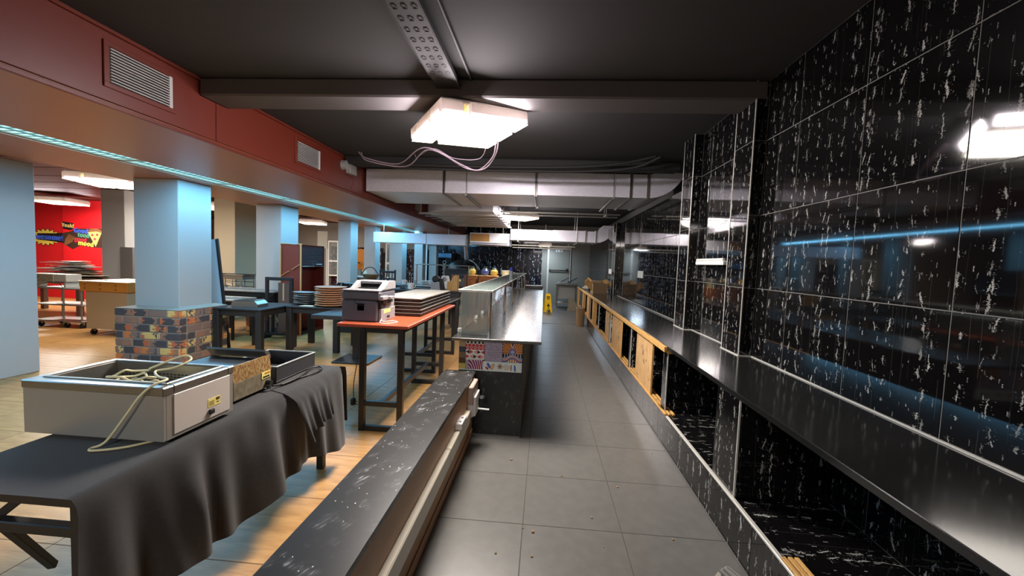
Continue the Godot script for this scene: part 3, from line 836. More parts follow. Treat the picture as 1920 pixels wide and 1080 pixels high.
	obj("elbow", g, M.zinc, d)
	g = G.new(); g.span(Vector3(1.84, 3.3, -8.47), Vector3(2.25, 3.34, -6.97), 0.004); obj("elbow_flange", g, M.steel, d)
	# hangers and trapeze rails
	var h = thing("duct_hanger", "pair of thin threaded rods and rails carrying the large duct", "duct hanger")
	for x in [-1.35, 1.07]:
		for zz in [-6.95, -8.52]: obj("rod", G.new().cyl(Vector3(x, 2.69, zz), Vector3(x, 3.145, zz), 0.007, 0.007, 8), M.steel, h)
		obj("rail", G.new().span(Vector3(x - 0.02, 2.685, -8.56), Vector3(x + 0.02, 2.71, -6.92), 0.002), M.steel, h)
	# long duct running away from the first, on a row of trapeze bars
	d = thing("long_duct", "long flat galvanised duct running down the hall on a row of hanger bars", "duct")
	g = G.new()
	po = PackedVector2Array([Vector2(-1.1, -8.62)])
	for i in 9: po.append(Vector2(-1.9 - 0.75 * sin(PI / 2 * i / 8.0), -9.37 + 0.75 * cos(PI / 2 * i / 8.0)))
	po.append(Vector2(-2.65, -12.3)); po.append(Vector2(-1.1, -12.3))
	g.t = Transform3D(Basis(Vector3.RIGHT, Vector3(0, 0, 1), Vector3(0, -1, 0)), Vector3.ZERO)
	g.prism(po, -2.9, -2.64)
	obj("duct_body", g, M.zinc, d)
	for i in 7:
		g = G.new()
		var zz = -9.0 - i * 0.5
		g.span(Vector3(-2.78, 2.59, zz - 0.02), Vector3(-0.98, 2.63, zz + 0.02), 0.003)
		g.cyl(Vector3(-1.03, 2.6, zz), Vector3(-1.03, 3.145, zz), 0.008, 0.008, 8); g.cyl(Vector3(-2.73, 2.6, zz), Vector3(-2.73, 3.145, zz), 0.008, 0.008, 8)
		obj("hanger_bar", g, M.chrome, d)
	# wiring rails under the first duct
	g = G.new()
	g.span(Vector3(-0.95, 2.64, -8.75), Vector3(1.5, 2.67, -8.7), 0.003); g.span(Vector3(-0.95, 2.62, -9.05), Vector3(1.5, 2.65, -9.0), 0.003)
	g.span(Vector3(-0.9, 2.62, -9.0), Vector3(-0.86, 2.66, -8.6), 0.003); g.span(Vector3(1.2, 2.62, -9.0), Vector3(1.24, 2.66, -8.6), 0.003)
	for q in [[-0.88, -8.72], [1.22, -8.72], [-0.88, -9.02], [1.22, -9.02]]: g.cyl(Vector3(q[0], 2.66, q[1]), Vector3(q[0], 3.145, q[1]), 0.007, 0.007, 8)
	tag(obj("support_frame", g, M.steel), "galvanised angle-iron frame hung behind the large duct", "support frame")
	# far cross duct: right branch with elbow, left branch, drop box
	d = thing("far_duct", "far galvanised duct bending to the marble wall near the exit door", "duct")
	g = G.new(); g.span(Vector3(-1.03, 2.27, -13.2), Vector3(0.2, 2.59, -12.3), 0.006); g.span(Vector3(0.205, 2.27, -13.2), Vector3(1.15, 2.6, -12.3), 0.006); obj("duct_section", g, M.zinc, d)
	g = G.new(); g.span(Vector3(1.15, 2.25, -13.22), Vector3(1.18, 2.62, -12.28), 0.003); g.span(Vector3(1.44, 2.25, -13.22), Vector3(1.47, 2.62, -12.28), 0.003); obj("flange", g, M.steel, d)
	g = G.new()
	po = PackedVector2Array([Vector2(1.18, 2.59), Vector2(1.18, 2.27), Vector2(1.47, 2.27)])
	for i in 9: po.append(Vector2(1.47 + 0.5 * sin(PI / 2 * i / 8.0), 2.77 - 0.5 * cos(PI / 2 * i / 8.0)))
	po.append(Vector2(1.66, 2.77)); po.append(Vector2(1.6, 2.66)); po.append(Vector2(1.47, 2.59))
	g.prism(po, -13.2, -12.3); obj("elbow", g, M.zinc, d)
	g = G.new()
	for x in [-0.8, 0.9]:
		for zz in [-12.28, -13.22]: g.cyl(Vector3(x, 2.22, zz), Vector3(x, 3.145, zz), 0.008, 0.008, 8)
		g.span(Vector3(x - 0.02, 2.22, -13.26), Vector3(x + 0.02, 2.26, -12.24), 0.003)
	g.span(Vector3(-1.0, 2.12, -12.6), Vector3(0.9, 2.15, -12.55), 0.003); g.span(Vector3(-1.0, 2.06, -12.9), Vector3(0.8, 2.09, -12.85), 0.003)
	for x in [-0.8, 0.7]: g.cyl(Vector3(x, 2.08, -12.87), Vector3(x, 2.27, -12.87), 0.01, 0.01, 8); g.cyl(Vector3(x, 2.14, -12.575), Vector3(x, 2.27, -12.575), 0.01, 0.01, 8)
	obj("hanger", g, M.steel, d)
	d = thing("side_duct", "galvanised duct passing under the bulkhead toward the dining floor", "duct")
	g = G.new(); g.span(Vector3(-5.1, 2.06, -12.7), Vector3(-3.50, 2.36, -12.1), 0.006); g.span(Vector3(-3.49, 2.05, -12.7), Vector3(-2.3, 2.36, -12.1), 0.006); obj("duct_section", g, M.zinc, d)
	g = G.new(); g.span(Vector3(-2.32, 2.03, -12.72), Vector3(-2.28, 2.38, -12.08), 0.003); obj("flange", g, M.steel, d)
	g = G.new(); g.cyl(Vector3(-4.9, 2.35, -12.4), Vector3(-4.9, 2.61, -12.4), 0.01); g.cyl(Vector3(-2.9, 2.35, -12.4), Vector3(-2.9, 3.145, -12.4), 0.01); obj("hanger", g, M.steel, d)
	d = thing("duct_box", "galvanised duct box with a tan patch where the ducts meet", "duct box")
	g = G.new(); g.span(Vector3(-2.24, 2.1, -13.2), Vector3(-1.06, 2.45, -12.32), 0.006); obj("box_body", g, M.zinc, d)
	g = G.new(); g.span(Vector3(-2.22, 2.2, -12.32), Vector3(-1.65, 2.42, -12.316)); obj("tan_patch", g, mat(Color(0.72, 0.53, 0.3), 0.6), d)
	g = G.new(); g.span(Vector3(-2.24, 2.07, -12.36), Vector3(-1.04, 2.11, -12.28), 0.004); g.span(Vector3(-2.2, 2.14, -12.32), Vector3(-1.1, 2.16, -12.29), 0.003); obj("lower_rim", g, M.chrome, d)
	g = G.new(); g.cyl(Vector3(-1.3, 2.44, -12.8), Vector3(-1.3, 3.145, -12.8), 0.01); g.cyl(Vector3(-2.0, 2.44, -12.8), Vector3(-2.0, 3.145, -12.8), 0.01); obj("hanger", g, M.steel, d)
	# fluorescent batten on the marble wall
	var b = thing("wall_light", "short white batten light fixed low on the marble wall between the pilasters", "wall light", Vector3(1.75, 1.68, -4.5))
	g = G.new(); g.span(Vector3(-0.05, -0.02, -0.36), Vector3(0.0, 0.02, 0.36), 0.006); obj("batten", g, M.white, b)
	g = G.new(); g.cyl(Vector3(-0.035, 0.033, -0.35), Vector3(-0.035, 0.033, 0.35), 0.014); obj("tube", g, M.white_plastic, b)
	for q in [[-8.0, 1.47, 0.2, "white notice fixed to the marble wall past the second pilaster"], [-11.6, 1.46, 0.22, "white notice fixed to the marble wall above the cardboard boxes"]]:
		g = G.new(); g.span(Vector3(1.80, q[1] - 0.06, q[0] - q[2]), Vector3(1.809, q[1] + 0.07, q[0] + q[2]), 0.001)
		tag(obj("notice", g, M.white), q[3], "notice", "notices on the marble wall")

# ---------------------------------------------------------------- right-hand worktop
func worktop() -> void:
	var g = G.new()
	g.span(Vector3(1.15, 0.866, -14.0), Vector3(1.739, 0.9, 4.3), 0.003)
	tag(obj("countertop", g, M.granite), "long polished black worktop along the marble wall", "countertop")
	var c = thing("base_cabinet", "long open base cabinet clad in black marble under the worktop", "cabinet")
	g = G.new()
	g.span(Vector3(1.163, 0.0, -13.9), Vector3(1.70, 0.270, 4.2))
	g.span(Vector3(1.712, 0.0, -13.9), Vector3(1.738, 0.864, 4.2))
	obj("carcass", g, M.grout, c)
	var zc = steps(-13.9, 4.2, 0.6, -2.2)
	var front = obj("plinth", G.new().span(Vector3(1.1475, 0.0, -13.9), Vector3(1.162, 0.269, 4.2)), M.grout, c)
	tiles(front, "tile", M.marbles, "x", 1.145, zc, [0.0, 0.272], 0.011, 0.004)
	var shelf = obj("shelf_floor", G.new().span(Vector3(1.167, 0.271, -13.9), Vector3(1.70, 0.283, 4.2)), M.grout, c)
	tiles(shelf, "tile", M.marbles, "y", 0.285, [1.165, 1.70], zc, 0.011, 0.003, 0.001, true)
	var back = obj("back_panel", G.new().span(Vector3(1.7022, 0.285, -13.9), Vector3(1.711, 0.864, 4.2)), M.grout, c)
	tiles(back, "tile", M.marbles, "x", 1.70, zc, [0.285, 0.864], 0.011, 0.004)
	g = G.new(); g.span(Vector3(1.143, 0.272, -13.9), Vector3(1.166, 0.288, 4.2), 0.003)
	obj("edge_trim", g, M.trim, c)
	# upright dividers
	for q in [[-2.77, -2.455], [-4.0, -3.86], [-5.55, -5.45], [-7.25, -7.1], [-8.7, -8.6], [-10.3, -10.2], [-12.0, -11.9], [-0.3, 0.0]]:
		var d = obj("divider", G.new().span(Vector3(1.172, 0.286, q[0] + 0.011), Vector3(1.70, 0.864, q[1] - 0.011)), M.grout, c)
		tiles(d, "tile", M.marbles, "x", 1.161, [q[0], q[1]], [0.286, 0.864], 0.011, 0.003)
		tiles(d, "tile", M.marbles, "z", q[1], [1.165, 1.70], [0.286, 0.864], 0.011, 0.003)
		tiles(d, "tile", M.marbles, "z", q[0] + 0.011, [1.165, 1.70], [0.286, 0.864], 0.011, 0.003)
		g = G.new(); g.span(Vector3(1.158, 0.286, q[1] - 0.006), Vector3(1.168, 0.864, q[1] + 0.003), 0.001); obj("corner_trim", g, M.trim, d)
	# timber sliding-door frame
	var f = obj("door_frame", G.new().span(Vector3(1.149, 0.832, -13.8), Vector3(1.215, 0.863, -3.84), 0.002), M.timber, c)
	g = G.new(); g.span(Vector3(1.118, 0.846, -13.8), Vector3(1.148, 0.898, -3.84), 0.003); obj("top_rail", g, M.timber, f)
	for x in [1.142, 1.178, 1.214]: obj("bottom_track", G.new().span(Vector3(x - 0.011, 0.289, -13.8), Vector3(x + 0.011, 0.305, -3.76), 0.002), M.timber, f)
	for q in [[-9.55, -9.25], [-13.8, -13.7], [-11.9, -11.75]]:
		g = G.new(); g.span(Vector3(1.13, 0.306, q[0]), Vector3(1.20, 0.845, q[1]), 0.004); obj("post", g, M.timber, f)
	var doors = [[-5.06, -4.34, 1.154, "ply", "plain plywood sliding door nearest the viewer, half covering its opening"], [-6.82, -6.05, 1.154, "ply2", "plywood sliding door second along the timber frame"], [-7.85, -7.02, 1.192, "ply", "plywood sliding door third along the timber frame, behind a dark slit"], [-10.9, -10.35, 1.154, "ply2", "narrow plywood sliding door past the thick timber post"], [-12.6, -12.1, 1.192, "ply", "plywood sliding door near the far end under the boxes"]]
	for q in doors:
		g = G.new(); g.span(Vector3(q[2] - 0.008, 0.306, q[0]), Vector3(q[2] + 0.008, 0.831, q[1]), 0.002)
		var d = obj("sliding_door", g, M[q[3]], c)
		g = G.new(); g.span(Vector3(q[2] - 0.009, 0.306, q[1] - 0.001), Vector3(q[2] + 0.009, 0.831, q[1] + 0.005), 0.001); obj("edge_strip", g, M.timber, d)
	for x in [1.155, 1.186, 1.215]: obj("short_track", G.new().span(Vector3(x - 0.01, 0.289, -1.94), Vector3(x + 0.01, 0.303, 1.2), 0.002), M.timber, c)
	# rubble lump on the floor
	var rk = thing("concrete_chunk", "broken grey lump of tile and mortar on the aisle floor beside the plinth", "rubble", Vector3(1.04, 0.0, -2.12), 0.5)
	g = G.new()
	g.prism(PackedVector2Array([Vector2(-0.06, 0), Vector2(0.055, 0), Vector2(0.06, 0.03), Vector2(0.02, 0.052), Vector2(-0.03, 0.045), Vector2(-0.065, 0.02)]), -0.07, 0.06)
	obj("lump", g, M.grey_wall, rk)
	g = G.new()
	for i in 3: g.bar(Vector3(-0.04 + i * 0.03, 0.053, -0.06), Vector3(-0.045 + i * 0.03, 0.05, 0.05), 0.016, 0.012)
	obj("ridge", g, M.grout, rk)
	# crumbs on the aisle floor and flecks on the low wall
	g = G.new()
	var r = RandomNumberGenerator.new(); r.seed = 77
	for q in [[1.0, -3.6], [-0.06, -2.44], [0.0, -2.41], [0.41, -2.33], [0.0, -2.2], [-0.2, -2.2], [0.2, -3.1], [0.37, -2.6], [0.6, -3.0], [-0.2, -3.3], [0.75, -2.0], [0.83, -2.45]]:
		var s = r.randf_range(0.004, 0.010)
		g.box(Vector3(q[0], s * 0.5, q[1]), Vector3(s * 1.6, s, s * 2.0), s * 0.3)
	tag(obj("floor_crumbs", g, M.card), "scattered small brown crumbs on the aisle floor tiles", "crumbs", "", "stuff")
	g = G.new()
	for i in 70:
		var s = r.randf_range(0.002, 0.005)
		g.box(Vector3(r.randf_range(-0.86, -0.595), 0.6005 + s * 0.25, r.randf_range(-3.7, -1.1)), Vector3(s, s * 0.5, s * 1.4))
	tag(obj("plaster_flecks", g, M.white), "white plaster flecks scattered on the black cap of the low wall", "flecks", "", "stuff")
	# boxes at the far end
	var cb = [[Vector3(1.43, 0.9, -10.9), Vector3(0.36, 0.26, 0.3), 0.12, "open brown cardboard box on the far end of the worktop"], [Vector3(1.38, 0.9, -12.3), Vector3(0.4, 0.06, 0.3), 0.5, "flat grey tray propped against a box at the end of the worktop"], [Vector3(1.45, 0.9, -11.5), Vector3(0.26, 0.3, 0.26), -0.2, "torn open carton leaning by the farthest pilaster"]]
	for i in 3:
		var b = thing("cardboard_box", cb[i][3], "box", cb[i][0], cb[i][2], "boxes on the worktop")
		var s: Vector3 = cb[i][1]
		if i == 1:
			g = G.new(); g.bar(Vector3(-0.2, 0.03, 0), Vector3(0.18, 0.26, 0), 0.3, 0.04); obj("tray_body", g, M.grey_wall, b)
			g = G.new(); g.prism(PackedVector2Array([Vector2(0.0, 0.0), Vector2(0.22, 0.0), Vector2(0.2, 0.22), Vector2(0.04, 0.10)]), -0.1, 0.1); obj("support", g, M.card, b)
			continue
		g = G.new()
		g.span(Vector3(-s.x / 2, 0.001, -s.z / 2), Vector3(s.x / 2, 0.008, s.z / 2))
		for e in [-1, 1]:
			g.bar(Vector3(0, 0.0, e * s.z * 0.48), Vector3(0, s.y, e * s.z * 0.54), s.x, 0.006)
			g.bar(Vector3(e * s.x * 0.49, 0.0, 0), Vector3(e * s.x * 0.53, s.y, 0), 0.006, s.z)
		obj("carton", g, M.card, b)
		g = G.new(); g.bar(Vector3(-s.x * 0.5, s.y, 0), Vector3(-s.x * 0.5 - 0.1, s.y - 0.12, 0), 0.005, s.z); g.bar(Vector3(s.x * 0.53, s.y, 0), Vector3(s.x * 0.7, s.y - 0.1, 0.0), 0.005, s.z)
		obj("flap", g, M.timber, b)
	var bk = thing("bin", "tall brown and grey card drum standing against the cabinet front near the far end", "drum", Vector3(1.0, 0.0, -11.0))
	g = G.new(); g.lathe(Vector3.ZERO, [Vector2(0, 0.001), Vector2(0.105, 0.001), Vector2(0.115, 0.5), Vector2(0.105, 0.5), Vector2(0.1, 0.02), Vector2(0, 0.02)], 20); obj("drum", g, M.card, bk)
	g = G.new(); g.lathe(Vector3.ZERO, [Vector2(0.116, 0.48), Vector2(0.121, 0.48), Vector2(0.121, 0.505), Vector2(0.104, 0.505)], 20); obj("rim", g, M.steel_dull, bk)
	g = G.new(); g.span(Vector3(-0.148, 0.0, -11.35), Vector3(1.14, 0.012, -11.25), 0.004)
	tag(obj("threshold_strip", g, M.steel), "bright metal threshold strip across the far aisle floor", "threshold")

# ---------------------------------------------------------------- steel serving counter
func panel_tex() -> ImageTexture:
	return tex(768, 352, func(px, py):
		var x: float = px / 768.0; var y: float = py / 352.0
		var ink = Color(0.12, 0.1, 0.1); var wht = Color(0.85, 0.83, 0.8)
		if y > 0.66 and x > 0.38 or y > 0.96:   # pale tile with leaves, daisy and spiral
			var c = Color(0.84, 0.86, 0.82)
			for l in [[0.475, 0.80, 0.5, 0.028, 0.10, Color(0.22, 0.35, 0.72)], [0.535, 0.84, -0.5, 0.034, 0.11, Color(0.88, 0.64, 0.45)], [0.45, 0.9, 0.9, 0.02, 0.07, Color(0.7, 0.15, 0.2)], [0.89, 0.86, 0.1, 0.018, 0.12, Color(0.15, 0.35, 0.75)], [0.83, 0.85, 0.0, 0.016, 0.1, Color(0.75, 0.45, 0.25)]]:
				var dx: float = (x - l[0]) * 2.18; var dy: float = y - l[1]
				var u: float = dx * cos(l[2]) - dy * sin(l[2]); var v: float = dx * sin(l[2]) + dy * cos(l[2])
				var q: float = (u / (l[3] * 1.7)) * (u / (l[3] * 1.7)) + (v / l[4]) * (v / l[4])
				if q < 0.75: c = l[5]
				elif q < 1.0: c = ink
			var d = Vector2((x - 0.655) * 2.18, y - 0.82); var a = d.angle(); var r = d.length()
			if r < 0.11 * absf(cos(a * 4.0)): c = Color(0.62, 0.34, 0.16)
			if r < 0.022: c = ink
			d = Vector2((x - 0.76) * 2.18, y - 0.83); r = d.length(); a = d.angle()
			if r < 0.11 and fposmod(r * 40.0 - a / TAU * 1.6, 1.6) < 0.5: c = Color(0.66, 0.42, 0.25)
			if fposmod(x * 37.0 + y * 5.0, 1.0) < 0.05 and fposmod(y * 23.0, 1.0) < 0.4: c = Color(0.4, 0.4, 0.38)
			return c
		if x < 0.105:   # plain strip in stacked colours
			var k = int(y * 5.2)
			var cs = [Color(0.6, 0.52, 0.4), Color(0.2, 0.24, 0.3), Color(0.47, 0.38, 0.28), Color(0.33, 0.24, 0.17), Color(0.8, 0.68, 0.34), Color(0.8, 0.68, 0.34)]
			return cs[k]
		if x < 0.405:   # red and white bands
			var u = (x - 0.105) / 0.3
			if y < 0.12:
				var d = Vector2(fposmod(u * 5.0, 1.0) - 0.5, (y - 0.03) * 7.0).length()
				return wht if absf(d - 0.42) < 0.1 else (ink if d < 0.32 else Color(0.72, 0.16, 0.18))
			if y < 0.28:
				var m = Vector2(absf(fposmod(u * 5.0, 1.0) - 0.5), absf(y - 0.2) * 5.5); var d = m.x + m.y
				return wht if absf(d - 0.32) < 0.07 else (ink if d < 0.1 else Color(0.75, 0.15, 0.17))
			if y < 0.60:
				var fx = fposmod(u * 5.0, 1.0); var fy = fposmod((y - 0.28) / 0.16, 1.0)
				if fx < 0.07 or fy < 0.08: return wht
				var k = int(u * 5.0) + int((y - 0.28) / 0.16)
				if absf(fy - 0.5) < (fx if k % 2 == 0 else 1.0 - fx) * 0.45: return ink if k % 3 == 0 else Color(0.7, 0.16, 0.24) if k % 3 == 1 else Color(0.85, 0.55, 0.5)
				return Color(0.88, 0.84, 0.78)
			if y < 0.64: return wht
			if u < 0.15: return wht if fposmod(y * 24.0 + absf(u - 0.07) * 12.0, 1.0) < 0.5 else ink
			var rr = Vector2((u - 0.1) * 1.3, y - 1.15).length()
			return Color(0.92, 0.8, 0.82) if fposmod(rr * 7.5, 1.0) < 0.28 else (Color(0.66, 0.16, 0.24) if fposmod(rr * 7.5, 1.0) < 0.6 else Color(0.3, 0.24, 0.38))
		if x < 0.685:   # mandala
			for q in [[0.56, 0.33, 0.27], [0.49, 0.33, 0.1], [0.5, 0.08, 0.07], [0.5, 0.55, 0.07]]:
				var d = Vector2((x - q[0]) * 2.18, y - q[1]); var r: float = d.length() / q[2]
				if r < 1.0:
					var s = sin(d.angle() * (10.0 + 8.0 * floorf(r * 4.0))) > 0.0
					if fposmod(r * 5.0, 1.0) < 0.16: return Color(0.13, 0.09, 0.17)
					return Color(0.86, 0.82, 0.86) if s else Color(0.42, 0.28, 0.42)
			return Color(0.45, 0.38, 0.5) if sin(x * 190.0) * sin(y * 90.0) > 0.0 else Color(0.78, 0.74, 0.78)
		# fan tile
		var d = Vector2((x - 0.845) * 2.18, y - 0.30); var r = d.length(); var a = d.angle()
		if d.y < 0.06:
			if r < 0.07: return wht if fposmod(r * 36.0, 1.0) < 0.5 else Color(0.2, 0.25, 0.55)
			if r < 0.14: return Color(0.2, 0.28, 0.62) if r < 0.105 else (Color(0.55, 0.25, 0.4) if sin(a * 24.0) > 0 else Color(0.86, 0.6, 0.35))
			if absf(d.x) < 0.05 and d.y < -0.1: return wht if absf(absf(d.x) - (-d.y - 0.1) * 0.3) < 0.012 else Color(0.4, 0.2, 0.4)
			return Color(0.85, 0.55, 0.28) if sin(a * 26.0) > -0.45 else Color(0.45, 0.24, 0.18)
		var w = y + 0.06 * cos((x - 0.845) * 24.0)
		if w < 0.44: return wht if sin(x * 150.0) > 0.75 else Color(0.1, 0.1, 0.16)
		if w < 0.50: return Color(0.55, 0.58, 0.72)
		if w < 0.55: return Color(0.86, 0.56, 0.3)
		if w < 0.60: return Color(0.24, 0.32, 0.66)
		return Color(0.88, 0.84, 0.6) if sin(x * 170.0) > 0.0 else Color(0.7, 0.3, 0.2))

func counter() -> void:
	var g = G.new()
	var b = thing("serving_counter", "long black serving counter base with a patterned tile end", "counter")
	g.span(Vector3(-0.755, 0.0, -11.75), Vector3(-0.155, 0.868, -3.775), 0.003)
	obj("body", g, M.black_board, b)
	g = G.new(); g.span(Vector3(-0.75, 0.60, -3.775), Vector3(-0.165, 0.868, -3.77))
	var bed = obj("tile_bed", g, M.grout_dark, b)
	var pt = panel_tex()
	var pm = mat(Color.WHITE, 0.18); pm.albedo_texture = pt
	for q in [[0.0, 0.0, 0.103, 1.0], [0.107, 0.0, 0.403, 0.612], [0.107, 0.618, 0.378, 1.0], [0.408, 0.0, 0.683, 0.655], [0.688, 0.0, 1.0, 0.655], [0.384, 0.665, 1.0, 1.0]]:
		g = G.new()
		var W = 0.585; var H = 0.268
		var x0: float = -0.75 + q[0] * W; var x1: float = -0.75 + q[2] * W; var y1: float = 0.868 - q[1] * H; var y0: float = 0.868 - q[3] * H
		g.span(Vector3(x0, y0, -3.769), Vector3(x1, y1, -3.762), 0.001)
		for i in g.u.size(): g.u[i] = Vector2((g.v[i].x + 0.75) / W, (0.868 - g.v[i].y) / H)
		obj("tile", g, pm, bed)
	g = G.new(); g.span(Vector3(-0.16, 0.0, -3.768), Vector3(-0.15, 0.866, -3.74), 0.001); obj("edge_strip", g, M.black, b)
	# steel top
	var s = thing("steel_worktop", "brushed stainless steel top of the serving counter", "countertop")
	for q in [[-6.2, -3.74], [-8.95, -6.203], [-11.75, -8.953]]:
		g = G.new(); g.span(Vector3(-0.82, 0.872, q[0]), Vector3(0.005, 0.9, q[1]), 0.003); obj("sheet", g, M.steel_top, s)
	g = G.new(); g.span(Vector3(-0.805, 0.9, -11.74), Vector3(-0.02, 0.903, -11.3)); obj("dark_inlay", g, M.black, s)
	tag(obj("end_upstand", G.new().span(Vector3(-0.5, 0.904, -11.74), Vector3(-0.01, 1.0, -11.45), 0.01), M.black), "black upstand box closing the far end of the steel counter", "upstand")
	# glass display guard
	var d = thing("glass_guard", "glass sneeze guard with steel posts along the serving counter", "sneeze guard")
	var zs = [-3.94, -5.45, -6.8, -8.2, -9.6, -11.0]
	for i in 6: obj("post", G.new().cyl(Vector3(-0.5, 0.9035, zs[i]), Vector3(-0.5, 1.325, zs[i]), 0.017, 0.017, 14), M.chrome, d)
	g = G.new(); g.span(Vector3(-0.785, 1.326, -11.2), Vector3(-0.465, 1.336, -3.83), 0.002)
	obj("top_shelf", g, M.shelf_glass, d)
	g = G.new(); g.span(Vector3(-0.468, 1.322, -11.2), Vector3(-0.46, 1.34, -3.83), 0.002); g.span(Vector3(-0.79, 1.322, -3.832), Vector3(-0.46, 1.34, -3.824), 0.002); g.span(Vector3(-0.79, 1.322, -11.2), Vector3(-0.783, 1.34, -3.83), 0.002); obj("shelf_rim", g, M.steel_dull, d)
	for i in 5:
		g = G.new(); g.bar(Vector3(-0.803, 0.912, (zs[i] + zs[i + 1]) * 0.5), Vector3(-0.782, 1.324, (zs[i] + zs[i + 1]) * 0.5), 0.006, absf(zs[i] - zs[i + 1]) - 0.02)
		g.v = g.v
		obj("front_pane", g, M.glass, d)
		g = G.new(); g.span(Vector3(-0.82, 0.9035, zs[i] - 0.10), Vector3(-0.785, 0.945, zs[i] - 0.06), 0.004); g.span(Vector3(-0.82, 0.9035, zs[i] - 1.1), Vector3(-0.785, 0.945, zs[i] - 1.06), 0.004)
		obj("glass_clip", g, M.white, d)
	g = G.new(); g.prism(PackedVector2Array([Vector2(-0.80, 0.905), Vector2(-0.52, 0.905), Vector2(-0.52, 1.322), Vector2(-0.78, 1.322)]), -3.945, -3.939)
	obj("end_pane", g, M.glass, d)
	# a capped tube on the glass shelf
	var t = thing("tube_dispenser", "clear tube with a purple cap standing on the glass shelf", "dispenser", Vector3(-0.66, 1.337, -8.4))
	obj("tube", G.new().lathe(Vector3.ZERO, [Vector2(0, 0), Vector2(0.034, 0), Vector2(0.034, 0.1), Vector2(0, 0.1)], 14), M.printer_light, t)
	obj("cap", G.new().lathe(Vector3.ZERO, [Vector2(0.0, 0.101), Vector2(0.037, 0.101), Vector2(0.037, 0.155), Vector2(0, 0.155)], 14), M.blue, t)
	# socket at the end of the low wall
	var k = thing("power_socket", "pink-white socket box with a black plug on the end of the low wall", "socket", Vector3(-0.575, 0.0, -3.5))
	g = G.new(); g.span(Vector3(-0.02, 0.41, -0.14), Vector3(0.03, 0.56, 0.13), 0.008); obj("back_box", g, mat(Color(0.62, 0.54, 0.5), 0.5), k)
	g = G.new(); g.span(Vector3(0.031, 0.3, -0.12), Vector3(0.05, 0.47, 0.1), 0.006); g.span(Vector3(-0.02, 0.29, -0.1), Vector3(0.03, 0.4, 0.1), 0.006); obj("socket_plate", g, M.white_plastic, k)
	g = G.new(); g.span(Vector3(0.051, 0.33, -0.12), Vector3(0.1, 0.42, -0.05), 0.012); obj("plug", g, M.rubber, k)
	g = G.new(); g.cyl(Vector3(0.05, 0.33, -0.02), Vector3(0.15, 0.325, -0.02), 0.008); obj("cable_stub", g, M.white, k)
	k = thing("cable_clip_box", "small white cable outlet at the end of the trunking on the low wall", "outlet", Vector3(-0.565, 0.375, -3.0))
	g = G.new(); g.span(Vector3(-0.035, 0.002, -0.1), Vector3(0.02, 0.05, 0.08), 0.005); obj("outlet_box", g, M.white_plastic, k)
	g = G.new(); g.cyl(Vector3(0.0, 0.045, 0.04), Vector3(0.0, 0.056, 0.04), 0.01); g.cyl(Vector3(0.0, 0.045, -0.04), Vector3(0.0, 0.056, -0.04), 0.01); obj("screw_cap", g, M.grey_wall, k)

